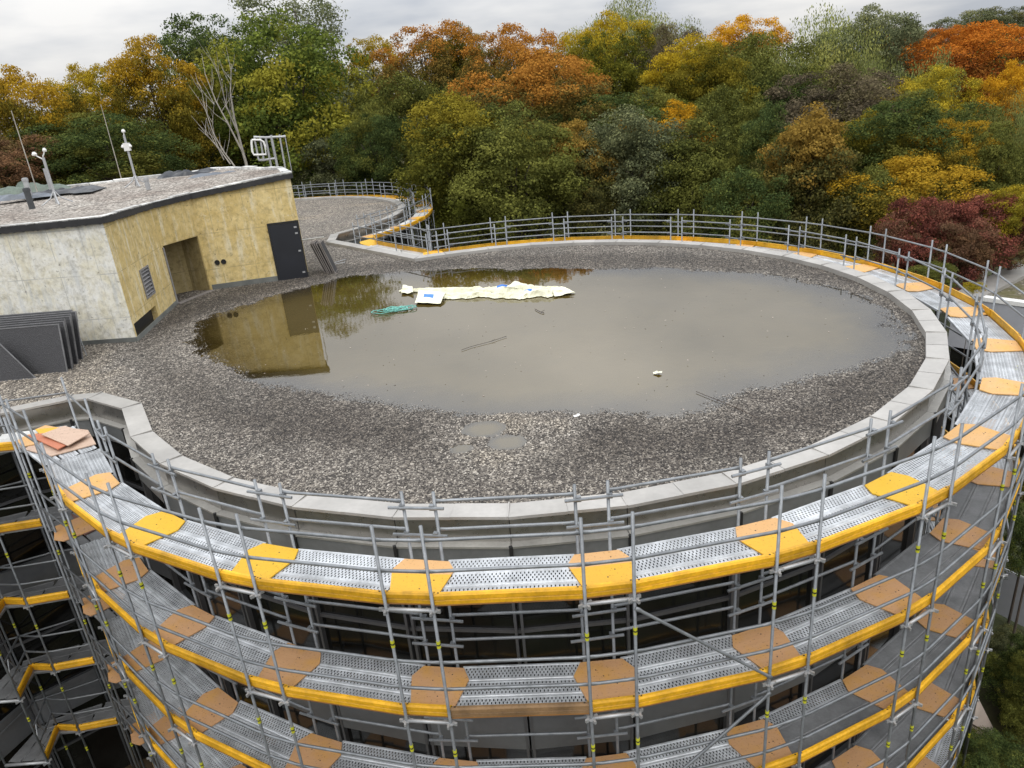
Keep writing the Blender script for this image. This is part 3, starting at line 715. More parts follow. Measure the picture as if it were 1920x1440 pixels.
for k in range(7):
    z = -5.09 + k * 0.115; s = MB()
    pa, pb = P(1.72, z, -0.02), P(2.46, z, -0.02); pc, pd = P(2.46, z + 0.05, 0.07), P(1.72, z + 0.05, 0.07)
    s.poly([pa, pb, pc, pd]); s.poly([(q[0], q[1], q[2] - 0.012) for q in (pd, pc, pb, pa)]); s.make('slat', M_louver, louver)
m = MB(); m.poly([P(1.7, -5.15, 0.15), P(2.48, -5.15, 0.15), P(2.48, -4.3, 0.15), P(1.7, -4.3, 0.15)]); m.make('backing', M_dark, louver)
# doorway recess between D and E
A, u, n, P = hut_wall('D', 'E', M_conc_y, [(0.06, 1.80, -6.19, -4.0)], 0.06)
m = MB()
m.poly([P(0.06, -6.16, 0.06), P(1.80, -6.16, 0.06), P(1.75, -6.16, 0.8), P(0.1, -6.16, 2.1)])
rec = m.make('recess_floor', M_concfl, hut)
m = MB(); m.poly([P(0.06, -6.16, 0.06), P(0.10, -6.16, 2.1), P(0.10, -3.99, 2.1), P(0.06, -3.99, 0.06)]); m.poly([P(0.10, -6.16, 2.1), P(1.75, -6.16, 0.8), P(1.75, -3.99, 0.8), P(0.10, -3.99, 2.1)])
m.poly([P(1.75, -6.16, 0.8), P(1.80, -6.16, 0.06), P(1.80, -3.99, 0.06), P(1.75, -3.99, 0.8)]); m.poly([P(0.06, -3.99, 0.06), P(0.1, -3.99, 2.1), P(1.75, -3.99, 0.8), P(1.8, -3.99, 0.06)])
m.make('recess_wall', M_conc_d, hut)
m = MB(); m.prism([P(0.0, 0, -0.18)[:2], P(1.86, 0, -0.18)[:2], P(1.80, 0, 0.06)[:2], P(0.05, 0, 0.06)[:2]], ZB, -6.04); m.make('door_step', M_concfl, hut)
m = MB(); m.box((*P(0.04, 0, -0.012)[:2], -5.1), (0.06, 0.03, 2.1), math.atan2(u.y, u.x)); m.make('corner_bead', M_louver, hut)
# face with the dark door
A, u, n, P = hut_wall('E', 'G', M_conc_y)
ang = math.atan2(u.y, u.x)
m = MB(); m.box((*P(2.98, 0, -0.03)[:2], -5.03), (1.05, 0.06, 2.16), ang)
door = m.make('metal_door', M_door, hut)
for (s0, s1, z0, z1) in ((2.40, 2.45, -6.15, -3.88), (3.51, 3.545, -6.15, -3.88), (2.45, 3.51, -3.94, -3.88)):
    f = MB(); f.box(((P((s0 + s1) / 2, 0, -0.02)[0]), P((s0 + s1) / 2, 0, -0.02)[1], (z0 + z1) / 2), (s1 - s0, 0.07, z1 - z0), ang); f.make('door_frame', M_dark, door)
for sx, z in ((3.40, -4.12), (3.40, -5.02), (3.40, -5.85), (3.40, -4.35)):
    f = MB(); f.box((*P(sx, 0, -0.072)[:2], z), (0.10, 0.02, 0.06), ang); f.make('hinge', M_cable, door)
for s in (0.37, 0.60):
    c = Vector(P(s, -5.07, 0.0)); t = MB(); t.tube([c - Vector((n.x, n.y, 0)) * 0.1, c + Vector((n.x, n.y, 0)) * 0.035], 0.095, 14, 1, False)
    t.poly([c + Vector((n.x, n.y, 0)) * 0.005 + Vector((u.x * math.cos(w), u.y * math.cos(w), math.sin(w))) * 0.09 for w in [2 * math.pi * j / 14 for j in range(14)]], 0)
    t.make('wall_pipe', [M_dark, M_bitumen], hut)
for a, b in (('G', 'H'), ('H', 'I'), ('I', 'J'), ('J', 'K'), ('K', 'L')): hut_wall(a, b, M_conc_y)
for a, b in (('A0', 'C'), ('C', 'D'), ('E', 'G')):
    A, B = Vector(HV[a]), Vector(HV[b]); e = (B - A).normalized(); nn = Vector((e.y, -e.x)); m = MB()
    m.prism([A + nn * 0.03, B + nn * 0.03, B, A], ZB, -5.93 + (0.06 if a == 'E' else 0.0)); m.make('base_flashing', M_flash, hut)
# roof edge: black bitumen fascia, pale cap pieces, gravel inside
hp = [Vector(HV[k]) for k in ORDER]; hz = [HZ[k] for k in ORDER]
ho = offset(hp + [hp[0]], 0.10)[:-1]; hi = offset(hp + [hp[0]], -0.16)[:-1]
cap_rng = random.Random(3)
for i in range(len(ORDER) - 1):
    L = (hp[i + 1] - hp[i]).length; nb = max(1, int(L / 0.28))
    m = MB(); nst = max(2, int(L / 0.07)); top, bot = [], []
    for k in range(nst + 1):
        p = ho[i].lerp(ho[i + 1], k / nst); z = hz[i] + (hz[i + 1] - hz[i]) * k / nst
        top.append((p.x, p.y, z - 0.02)); bot.append((p.x, p.y, z - 0.20 - cap_rng.uniform(0, 0.03)))
    m.quad_strip(bot, top)
    inn = [(hp[i].lerp(hp[i + 1], k / nst).x, hp[i].lerp(hp[i + 1], k / nst).y, b[2]) for k, b in enumerate(bot)]
    m.quad_strip(inn, bot); m.make('roof_fascia', M_bitumen, hut)
    npc = max(1, round(L / 1.0)); 
    for k in range(npc):
        g = 0.022 / L; t0, t1 = k / npc + g, (k + 1) / npc - g
        q = [ho[i].lerp(ho[i + 1], t0), ho[i].lerp(ho[i + 1], t1), hi[i].lerp(hi[i + 1], t1), hi[i].lerp(hi[i + 1], t0)]
        z0 = hz[i] + (hz[i + 1] - hz[i]) * t0; z1 = hz[i] + (hz[i + 1] - hz[i]) * t1; dz = cap_rng.uniform(-0.02, 0.035)
        m = MB(); m.prism(q, [z0 - 0.04, z1 - 0.04, z1 - 0.16, z0 - 0.16], [z0 + dz, z1 + dz, z1 + dz - 0.01, z0 + dz - 0.01]); m.make('edge_cap', M_cap, hut)
m = MB(); m.poly([(p.x, p.y, z - 0.09) for p, z in zip(hi, hz)])
me = m.mesh('hut_roof_gravel', [M_hgravel]); bm = bmesh.new(); bm.from_mesh(me); bmesh.ops.triangulate(bm, faces=bm.faces); bm.to_mesh(me); bm.free()
hg = link('hut_roof_gravel', me, hut, M_hgravel, (0, 0, 0)); hg['kind'] = 'stuff'

# ------------------------------------------------------------------ things on the hut roof
ZH = -2.38
def hut_at(px, py): return on_z(px, py, ZH)
p = hut_at(72, 366); m = MB(); m.tube([(p.x, p.y, ZH - 0.05), (p.x, p.y, 0.85)], [0.022, 0.014], 6); o = m.make('whip_antenna', M_barkp, None, loc=(p.x, p.y, ZH))
tag(o, 'thin pale whip antenna nearest the left edge of the hut roof', 'antenna', 'whip antennas on the hut roof')
p = hut_at(228, 337); m = MB(); m.tube([(p.x, p.y, ZH - 0.05), (p.x, p.y, 0.9)], [0.022, 0.014], 6); o = m.make('whip_antenna', M_barkp, None, loc=(p.x, p.y, ZH))
tag(o, 'thin pale whip antenna at the back edge beside the taller sensor mast', 'antenna', 'whip antennas on the hut roof')
def mast(px, py, top, label, arms):
    p = hut_at(px, py); e = empty('sensor_mast', (p.x, p.y, ZH), label, 'mast', 'sensor masts on the hut roof')
    m = MB(); m.tube([(p.x, p.y, ZH), (p.x, p.y, top - 0.2)], 0.045, 8); m.make('pole', M_mast, e)
    m = MB()
    for k in range(4):
        a = R(35 + 90 * k); c, s = math.cos(a), math.sin(a)
        m.tube([(p.x + c * 0.02, p.y + s * 0.02, ZH + 0.42), (p.x + c * 0.16, p.y + s * 0.16, ZH + 0.2), (p.x + c * 0.48, p.y + s * 0.48, ZH)], 0.025, 6)
    m.make('tripod_foot', M_mast, e)
    for dx_, dz, r_ in arms:
        m = MB(); m.tube([(p.x, p.y, top - 0.28 + dz), (p.x + dx_, p.y, top - 0.1 + dz)], 0.02, 6)
        m.tube([(p.x + dx_, p.y, top - 0.12 + dz), (p.x + dx_, p.y, top - 0.07 + dz), (p.x + dx_, p.y, top + 0.0 + dz)], [r_, r_ * 1.15, r_ * 0.5], 8); m.make('sensor_head', M_white, e)
    return e, p
e, p = mast(108, 382, -0.62, 'short galvanised sensor mast with two white heads on a tripod', [(-0.26, 0, 0.075), (0.12, 0.1, 0.06)])
m = MB(); m.box((p.x - 0.06, p.y, ZH + 0.85), (0.10, 0.08, 0.7)); m.make('cable_box', M_mast, e)
e, p = mast(258, 349, -0.2, 'taller sensor mast with stacked white instruments at the back of the hut roof', [(0.02, 0.02, 0.07), (-0.14, -0.55, 0.08), (0.12, -0.55, 0.07)])
m = MB(); m.box((p.x, p.y, -0.85), (0.22, 0.14, 0.3)); m.make('instrument_box', M_white, e)
def stub(px, py, top, r_, mat, label):
    p = hut_at(px, py); m = MB(); m.tube([(p.x, p.y, ZH - 0.05), (p.x, p.y, top - 0.05), (p.x, p.y, top)], [r_, r_, r_ * 0.9], 10)
    m.tube([(p.x, p.y, top - 0.12), (p.x, p.y, top - 0.03)], r_ * 1.18, 10); o = m.make('vent_pipe', mat, None, loc=(p.x, p.y, ZH)); tag(o, label, 'vent pipe', 'vent pipes on the hut roof')
stub(60, 389, -1.72, 0.10, M_pipe, 'short dark vent pipe near the front left of the hut roof')
stub(58, 372, -1.6, 0.10, M_mast, 'grey vent pipe rising just behind the short dark one')
stub(278, 353, -1.98, 0.085, M_mast, 'small grey vent stub right of the taller sensor mast')
def sheet(name, cx, cy, lx, ly, ang, h, mat, label, seed, cat='sheet', z=ZH, nx=28, ny=10):
    xs = np.linspace(-0.5, 0.5, nx); ys = np.linspace(-0.5, 0.5, ny); X, Y = np.meshgrid(xs, ys, indexing='ij')
    wob = vnoise(X * lx, Y * 0 + seed, 0.9, seed, 2)
    Yw = Y * (0.75 + 0.5 * vnoise(X * lx, Y * 0 + 3, 1.1, seed + 4, 2)) + 0.25 * wob
    Z = h * (0.35 + 0.65 * np.abs(vnoise(X * lx, Y * ly * 2.4, 1.4, seed + 9, 3)) * 1.8) * (1 - (2 * np.abs(Y)) ** 4) * (1 - (2 * np.abs(X)) ** 8)
    c, s = math.cos(ang), math.sin(ang)
    V = [(cx + c * a * lx - s * b * ly, cy + s * a * lx + c * b * ly, z + 0.015 + max(0, w)) for a, b, w in zip(X.ravel(), Yw.ravel(), Z.ravel())]
    m = MB(); m.v = V
    for i in range(nx - 1):
        for j in range(ny - 1):
            m.f.append((i * ny + j, (i + 1) * ny + j, (i + 1) * ny + j + 1, i * ny + j + 1)); m.m.append(0)
    o = m.make(name, mat, None, True, loc=(cx, cy, z)); tag(o, label, cat); return o
p = hut_at(40, 363); sheet('membrane_sheet', p.x, p.y, 3.8, 1.4, 0.2, 0.42, M_tarp_g, 'crumpled green grey membrane heaped at the left end of the hut roof', 3, 'membrane')
p = hut_at(20, 375); sheet('membrane_sheet', p.x - 0.4, p.y - 0.2, 4.0, 0.9, 0.3, 0.26, M_tarp_b, 'smooth blue grey membrane strip in front of the green heap', 8, 'membrane')
p = hut_at(118, 362); sheet('membrane_sheet', p.x, p.y, 3.0, 1.8, 0.1, 0.22, M_tarp_k, 'flat dark membrane lying behind the short sensor mast', 15, 'membrane')
p = hut_at(352, 331); sheet('membrane_sheet', p.x, p.y, 2.6, 1.2, 0.25, 0.30, M_tarp_k, 'glossy black membrane roll near the middle of the hut roof', 21, 'membrane')
p = hut_at(405, 329); sheet('membrane_sheet', p.x, p.y, 2.2, 1.2, 0.2, 0.16, M_tarp_b, 'thin grey membrane scrap right of the black roll', 27, 'membrane')
# ladder exit with safety cage at the right end: bars set in an upright frame
def cage():
    b = on_z(520, 320, ZH); e = empty('roof_ladder_cage', (b.x, b.y, ZH), 'galvanised ladder exit frame with hoop at the right end of hut roof', 'ladder')
    v = Vector((b.x, b.y, 0)).normalized(); k = b.to_2d().length
    def P(zx, zy, dep=0.0):
        d = ray(440 + zx / 9, 180 + zy / 9); t = (k + dep) / (d.x * v.x + d.y * v.y); return d * t
    for a, c, r_ in (((520, 690), (628, 1255), .046), ((612, 660), (735, 1260), .055), ((755, 650), (862, 1262), .036), ((845, 655), (962, 1265), .02)):
        m = MB(); m.tube([P(*a), P(*c)], r_, 6); m.make('upright', M_mast, e)
    for pts in (((320, 690), (520, 700), (860, 682)), ((400, 1078), (490, 1080), (690, 1052)), ((570, 1215), (735, 1215))):
        m = MB(); m.tube([P(*q) for q in pts], .05, 6); m.make('crossbar', M_mast, e)
    for a, c in (((430, 695), (490, 1080)), ((335, 690), (345, 790)), ((345, 770), (405, 1075)), ((285, 800), (300, 940))):
        m = MB(); m.tube([P(*a, -0.25), P(*c, -0.25)], .04, 6); m.make('cage_bar', M_mast, e)
    m = MB(); m.tube([P(*q, -0.3) for q in ((290, 740), (430, 740), (490, 775), (515, 850), (530, 985), (325, 992), (300, 940), (285, 800), (290, 740))], .045, 6); m.make('hoop', M_white, e)
cage()

# ------------------------------------------------------------------ scaffold
Z_N = -6.33; Z_D = -6.255; N_LEV = 5
R_O, R_I = 11.93, 10.90
scaf = empty('tower_scaffold', (CM.x, CM.y, GROUND), 'steel scaffold with yellow toe boards wrapped around the round roof', 'scaffold', 'scaffolds around the building')
wing = empty('wing_scaffold', (-11.5, 14.3, GROUND), 'grey scaffold in the left corner with short orange toe boards', 'scaffold', 'scaffolds around the building')
back = empty('back_scaffold', (CB.x, CB.y, GROUND), 'distant scaffold curving around the rear roof behind the hut', 'scaffold', 'scaffolds around the building')

def rail_mesh(L, r_=0.0242, flat=True):
    """tube of length L along +x with flattened wedge ends"""
    m = MB(); n_ = 8; xs = [0.0, 0.05, 0.12, L - 0.12, L - 0.05, L] if flat else [0, L]
    i0 = []
    for x in xs:
        i = len(m.v); i0.append(i); ry, rz = r_, r_
        if flat and x in (0.0, L): ry, rz = 0.012, 0.03
        if flat and x in (0.05, L - 0.05): ry, rz = 0.016, 0.034
        for j in range(n_): w = 2 * math.pi * j / n_; m.v.append((x, ry * math.cos(w), rz * math.sin(w)))
    for a, b in zip(i0, i0[1:]):
        for j in range(n_): j2 = (j + 1) % n_; m.f.append((a + j, b + j, b + j2, a + j2)); m.m.append(0)
    m.f.append(tuple(i0[0] + j for j in range(n_))); m.m.append(0); m.f.append(tuple(i0[-1] + j for j in range(n_ - 1, -1, -1))); m.m.append(0)
    return m
_rails = {}
def bar(name, a, b, parent, mat, r_=0.0242, flat=True):
    """a straight tube from a to b; bars of one length share a mesh"""
    a, b = Vector(a), Vector(b); L = (b - a).length; key = (round(L, 2), r_, flat)
    if key not in _rails: _rails[key] = rail_mesh(key[0], r_, flat).mesh(name, [M_steel], True)
    q = (b - a).to_track_quat('X', 'Z'); return link(name, _rails[key], parent, mat, a, q)

def plank_mesh(L, w=0.30, holes=True):
    """perforated steel plank along +x, centred on y: folded edges, raised ribs, staggered slots cut out"""
    m = MB(); nx = int(L / 0.056) if holes else 1; t = 0.0
    ys = [(-w / 2, -0.010), (-w / 2 + 0.03, 0.0), (-w / 2 + 0.045, -0.006)]
    m.quad_strip([(0, -w / 2, -0.06), (0, -w / 2, -0.008), (0, -w / 2 + 0.012, 0.002), (0, -w / 2 + 0.04, 0.002), (0, -w / 2 + 0.046, -0.006)],
                 [(L, -w / 2, -0.06), (L, -w / 2, -0.008), (L, -w / 2 + 0.012, 0.002), (L, -w / 2 + 0.04, 0.002), (L, -w / 2 + 0.046, -0.006)])
    m.quad_strip([(L, w / 2, -0.06), (L, w / 2, -0.008), (L, w / 2 - 0.012, 0.002), (L, w / 2 - 0.04, 0.002), (L, w / 2 - 0.046, -0.006)],
                 [(0, w / 2, -0.06), (0, w / 2, -0.008), (0, w / 2 - 0.012, 0.002), (0, w / 2 - 0.04, 0.002), (0, w / 2 - 0.046, -0.006)])
    y0, y1 = -w / 2 + 0.046, w / 2 - 0.046
    if not holes:
        m.poly([(0, y0, -.006), (L, y0, -.006), (L, y1, -.006), (0, y1, -.006)]); return m
    rows = 4; h = (y1 - y0) / rows; cw = L / nx
    for r_ in range(rows):
        a, b = y0 + r_ * h, y0 + (r_ + 1) * h; ya, yb = a + h * 0.13, b - h * 0.13
        off = 0.5 * cw if r_ % 2 else 0.0
        m.poly([(0, a, -.006), (L, a, -.006), (L, ya, -.006), (0, ya, -.006)]); m.poly([(0, yb, -.006), (L, yb, -.006), (L, b, -.006), (0, b, -.006)])
        prev = 0.0
        for k in range(nx):
            x0 = k * cw + off + cw * 0.35; x1 = min(L, x0 + cw * 0.30)
            if x0 >= L - 0.01: break
            m.poly([(prev, ya, -.006), (x0, ya, -.006), (x0, yb, -.006), (prev, yb, -.006)]); prev = x1
        m.poly([(prev, ya, -.006), (L, ya, -.006), (L, yb, -.006), (prev, yb, -.006)])
    return m
_planks = {}
def plank(a, b, parent, kind, name='deck_plank', w=0.312):
    a, b = Vector(a), Vector(b); L = round((b - a).length, 2); key = (L, kind == 'perf', w)
    if key not in _planks: _planks[key] = plank_mesh(L, w, kind == 'perf').mesh(name, [M_deck])
    mat = {'perf': M_deck, 'flat': M_flat, 'pale': M_pale_deck}[kind]
    return link(name, _planks[key], parent, mat, a, math.atan2(b.y - a.y, b.x - a.x))
def toe_mesh(L, ends=True):
    """board along +x, outside towards -y: lip, two grooves, foot strip"""
    prof = [(0.014, 0.0), (-0.020, 0.0), (-0.020, 0.055), (-0.008, 0.066), (-0.008, 0.072), (-0.030, 0.082), (-0.030, 0.145), (-0.012, 0.172), (0.026, 0.172), (0.026, 0.155), (0.014, 0.15)]
    m = MB(); A = [(0, y, z) for y, z in prof]; B = [(L, y, z) for y, z in prof]
    m.quad_strip(B, A, 0, True); m.poly(A[::-1]); m.poly(B)
    m.box((L / 2, 0.0, -0.012), (L, 0.04, 0.022), None, 1)
    for x in (0.06, L - 0.06): m.box((x, 0.004, 0.174), (0.025, 0.018, 0.006), None, 2)
    return m
_toes = {}
def toe(a, b, parent, mat=None):
    a, b = Vector(a), Vector(b); L = round((b - a).length, 2)
    if L not in _toes: _toes[L] = toe_mesh(L).mesh('toe_board', [M_toe, M_edge, M_black])
    o = link('toe_board', _toes[L], parent, None, a, math.atan2(b.y - a.y, b.x - a.x))
    if mat is not None: o.material_slots[0].link = 'OBJECT'; o.material_slots[0].material = mat
    return o
def standard_mesh(z0, z1, levels):
    m = MB(); m.tube([(0, 0, z0), (0, 0, z1)], 0.0242, 8)
    for k in range(levels):                            # spigot joints
        zj = -5.62 - 2 * k
        if z0 < zj < z1: m.tube([(0, 0, zj), (0, 0, zj + 0.10)], 0.029, 8)
    return m.mesh('standard', [M_steel], True)
def rosette_mesh():
    m = MB(); n_ = 8
    m.tube([(0, 0, -0.006), (0, 0, 0.006)], 0.062, 12)
    for k in range(4):
        a = R(90 * k + 20); m.box((math.cos(a) * 0.075, math.sin(a) * 0.075, 0), (0.055, 0.03, 0.05), a)
    return m.mesh('rosette', [M_cable])
def sticker_mesh():
    m = MB(); m.tube([(0, 0, -0.06), (0, 0, 0.06)], 0.0285, 10, 0); m.tube([(0, 0, -0.014), (0, 0, 0.010)], 0.0295, 10, 1); return m.mesh('inspection_sticker', [M_sticker, M_black])
SM_out = standard_mesh(0, -5.0 - GROUND, 0); SM_in = standard_mesh(0, -5.12 - GROUND, 0); SM_far = standard_mesh(0, -4.98 - GROUND, 0)
RO_M = rosette_mesh(); ST_M = sticker_mesh()
def coupler_tube(L):
    m = rail_mesh(L, 0.0242, False)
    for x in (L * 0.24, L * 0.78): m.box((x, 0.03, 0), (0.07, 0.07, 0.075))
    return m.mesh('cross_tube', [M_steel], False)
CT_M = coupler_tube(0.82)

def standard(x, y, parent, me, levels, rosettes=True, mat=None, sticker=True):
    s = link('standard', me, parent, mat or M_steel, (x, y, GROUND))
    a = random.uniform(0, 6.28)
    if rosettes:
        for k in levels:
            link('rosette', RO_M, s, M_cable, (x, y, Z_N - 2 * k), a)
            if sticker: link('inspection_sticker', ST_M, s, None, (x, y, Z_N - 0.56 - 2 * k + random.uniform(-.03, .03)), a)
    return s
PAIR = [(-140.6 + 12.86 * k + (0.06 if k < 3 else 0)) for k in range(20)]      # first post of every pair, degrees
SH = 3.15
def lev(k): return -2.0 * k
PLY = []
def V3(p, z): return (p[0], p[1], z)
for k, a in enumerate(PAIR):
    o1, o2 = pol(CM, R_O, a), pol(CM, R_O, a + SH); i1, i2 = pol(CM, R_I, a + 0.25), pol(CM, R_I, a + 2.7)
    low = a < 12
    levels = range(N_LEV) if low else range(1)
    far_ = a > 25
    for q in (o1, o2): standard(*q, scaf, SM_out, levels, True, M_steel if a < -20 else M_steel, low)
    for q in (i1, i2): standard(*q, scaf, SM_in, levels, False)
    am = R(a + SH / 2)
    nx_ = k + 1 < len(PAIR)
    if nx_:
        b = PAIR[k + 1]; p1, j1 = pol(CM, R_O, b), pol(CM, R_I, b + 0.25)
    for l in levels:
        z = lev(l)
        # short bay: ledger with slots, transoms, rails
        bar('pair_ledger', V3(o1, Z_N + z), V3(o2, Z_N + z), scaf, M_cable, 0.03, False)
        for A_, B_ in ((o1, i1), (o2, i2)): bar('transom', V3(A_, Z_N + z + 0.03), V3(B_, Z_N + z + 0.03), scaf, M_cable, 0.026)
        for h in (-5.70, -5.22): bar('guard_rail', V3(o1, h + z), V3(o2, h + z), scaf, M_steel, 0.0242)
        t1, t2 = pol(CM, R_O - 0.062, a - 0.16), pol(CM, R_O - 0.062, a + SH + 0.16)
        toe(V3(t1, Z_D + z), V3(t2, Z_D + z), scaf)
        # short tubes clamped across the inner posts
        for h, d in ((-5.33, 0.05), (-5.80, 0.045)):
            if l and h > -5.5 and l > 2: continue
            c = pol(CM, R_I + d, a + 1.48); w = R(a + 1.48 + 90 + random.uniform(-3, 3))
            link('cross_tube', CT_M, scaf, M_steel, (c[0] - 0.41 * math.cos(w) + random.uniform(-.04, .04), c[1] - 0.41 * math.sin(w), h + z + random.uniform(-.02, .02)), w)
        if nx_:
            for h in (-5.70, -5.22): bar('guard_rail', V3(o2, h + z), V3(p1, h + z), scaf, M_steel)
            t1, t2 = pol(CM, R_O - 0.045, a + SH + 0.1), pol(CM, R_O - 0.045, b - 0.1)
            toe(V3(t1, Z_D + z), V3(t2, Z_D + z), scaf, M_toe_w if (l == 1 and abs(a + 102) < 1) else None)
            for h in (-5.27, -5.74): bar('inner_rail', V3(i2, h + z), V3(j1, h + z), scaf, M_steel)
            # three planks side by side
            kind = 'perf'
            if l in (1, 2) and -65 < a < -45: kind = 'flat'
            if l == 2 and -78 < a < -60: kind = 'flat'
            if l == 3 and -78 < a < -45: kind = 'flat'
            for w in range(3):
                r_ = R_I + 0.19 + 0.315 * w - 0.035
                q1, q2 = pol(CM, r_, a + SH + 0.1), pol(CM, r_, b - 0.1)
                plank(V3(q1, Z_D + z), V3(q2, Z_D + z), scaf, 'perf' if (kind == 'flat' and l == 2 and a < -70 and w == 0) else kind)
        PLY.append((l, k, a))
for a, l, b, l2, up in ((PAIR[4] + SH, 0, PAIR[5], 1, False), (PAIR[5], 1, PAIR[4] + SH, 2, False)):
    A_, B_ = pol(CM, R_O + 0.05, a), pol(CM, R_O + 0.05, b)
    bar('diagonal_brace', V3(A_, Z_N - 0.12 + lev(l)), V3(B_, Z_N + 0.16 + lev(l2)), scaf, M_steel)

# plywood boards that bridge the wedge gaps between deck bays: loose pieces, each a thing
ORD = ['first', 'second', 'third', 'fourth', 'fifth', 'sixth', 'seventh', 'eighth', 'ninth', 'tenth', 'eleventh', 'twelfth', 'thirteenth', 'fourteenth', 'fifteenth', 'sixteenth', 'seventeenth', 'eighteenth']
DECKN = ['top scaffold deck', 'second scaffold deck', 'third scaffold deck', 'fourth scaffold deck', 'lowest scaffold deck']
TOPC = {0: ('tan orange', M_ply_o), 1: ('yellow', M_ply_yo), 2: ('bright yellow', M_ply_y), 3: ('orange and yellow', M_ply_yo), 4: ('orange and yellow', M_ply_yo), 5: ('orange and yellow', M_ply_yo), 6: ('bright yellow', M_ply_y)}
TOPC[1] = ('bright yellow', M_ply_y)
def ply_mesh(v):
    """clipped hexagon, x along the scaffold, y towards the building"""
    r = random.Random(v); j = lambda: r.uniform(-0.02, 0.02)
    pts = [(-0.30 + j(), -0.42), (0.33 + j(), -0.42), (0.46 + j(), 0.22 + j()), (0.33 + j(), 0.44 + j()), (-0.33 + j(), 0.45 + j()), (-0.45 + j(), 0.22 + j())]
    m = MB(); m.prism(pts, 0, 0.02); 
    for _ in range(4):
        x, y = r.uniform(-0.22, 0.22), r.uniform(-0.3, 0.3); m.box((x, y, 0.0205), (0.018, 0.018, 0.004), 0.4, 1)
    return m
PM = [ply_mesh(v).mesh('plywood_board', [M_ply_o, M_black]) for v in range(4)]
def ply(loc, rot, mat, label, group, v, tilt=0.0):
    o = link('plywood_board', PM[v % 4], None, None, loc, None); o.rotation_euler = (tilt, 0, rot)
    o.material_slots[0].link = 'OBJECT'; o.material_slots[0].material = mat
    return tag(o, label, 'plywood board', group)
for l, k, a in PLY:
    if l == 0 and a > 60: continue
    if l > 0 and a > -12: continue
    cname, mt = ('orange', M_ply_o) if l == 0 else ('brownish orange', M_ply_t)
    if l == 0 and k in TOPC: cname, mt = TOPC[k]
    w = a + SH / 2; c = pol(CM, R_O - 0.53, w)
    ply((c[0], c[1], Z_D + lev(l) + 0.006), R(w + 90), mt, '%s plywood board on the %s, %s from the left' % (cname, DECKN[l], ORD[k]), 'plywood boards on the ' + DECKN[l], k + l)

# ---- wing scaffold in the left corner
WO = [(-9.58, 13.29), (-10.67, 14.28), (-11.84, 14.28), (-12.43, 14.38), (-12.2, 13.43)]
WI = [(-8.75, 13.95), (-10.05, 15.45), (-11.55, 15.22), (-12.95, 14.62), (-13.25, 13.45)]
WO2 = [(-9.58, 13.29), (-10.87, 14.42)] + WO[2:]
for k, q in enumerate(WO):
    standard(*q, wing, SM_out, range(N_LEV), True)
for q in ((-9.75, 12.95), (-10.36, 14.0)): standard(*q, wing, SM_out, range(N_LEV), False)
for k, q in enumerate(WI): standard(*q, wing, SM_in, range(N_LEV), False)
for l in range(N_LEV):
    z = lev(l); pts = WO if l == 0 else WO2
    for k in range(len(pts) - 1):
        a, b = Vector(pts[k]), Vector(pts[k + 1]); c, d = Vector(WI[k]), Vector(WI[k + 1])
        for h in (-5.70, -5.22): bar('guard_rail', V3(a, h + z), V3(b, h + z), wing, M_steel_d)
        bar('inner_rail', V3(c, -5.5 + z), V3(d, -5.5 + z), wing, M_steel_d)
        bar('transom', V3(a, Z_N + z), V3(c, Z_N + z), wing, M_cable, 0.03)
        if k >= 1:
            e = (a - b).normalized(); nn = Vector((-e.y, e.x)) if False else Vector((e.y, -e.x))
            toe(V3(b + e * 0.03 - Vector((0, 0)), Z_D + z), V3(a - e * 0.03, Z_D + z), wing) if False else toe(V3(b + e * 0.04, Z_D + z), V3(a - e * 0.04, Z_D + z), wing)
        for w in range(3):
            t = 0.16 + 0.32 * w; p, q = a.lerp(c, t), b.lerp(d, t)
            if k == 0 and l == 0: pass
            plank(V3(p.lerp(q, 0.02), Z_D + z - 0.004 * k), V3(p.lerp(q, 0.98), Z_D + z - 0.004 * k), wing, ('pale' if k >= 1 else 'perf') if l == 0 else 'flat', w=0.31)
    a, b = Vector(pts[-1]), Vector(WI[-1]); bar('transom', V3(a, Z_N + z), V3(b, Z_N + z), wing, M_cable, 0.04, False)
    if l >= 2:
        m = MB(); q = [(-12.2, 13.43), (-12.7, 13.5)]
        m.tube([(-12.62, 14.2, Z_D + z + 0.1), (-12.5, 13.9, Z_D + z + 0.75), (-12.35, 13.6, Z_D + z + 0.5), (-12.45, 13.8, Z_D + z + 0.05)], 0.016, 6); m.make('end_guard', M_steel, wing)
    # link from the tower to the wing
    e0 = pol(CM, R_O, PAIR[0])
    for h in (-5.70, -5.22): bar('guard_rail', V3(e0, h + z), V3((-9.58, 13.29), h + z), wing, M_steel)
    toe(V3((-9.54, 13.26), Z_D + z), V3((e0[0] - 0.03, e0[1] + 0.03), Z_D + z), wing)
    for w in range(3):
        r_ = R_I + 0.19 + 0.315 * w - 0.035; p, q = pol(CM, r_, -148.2), pol(CM, r_, PAIR[0] - 0.1)
        plank(V3(p, Z_D + z + 0.003), V3(q, Z_D + z + 0.003), wing, 'perf', 'deck_plank')
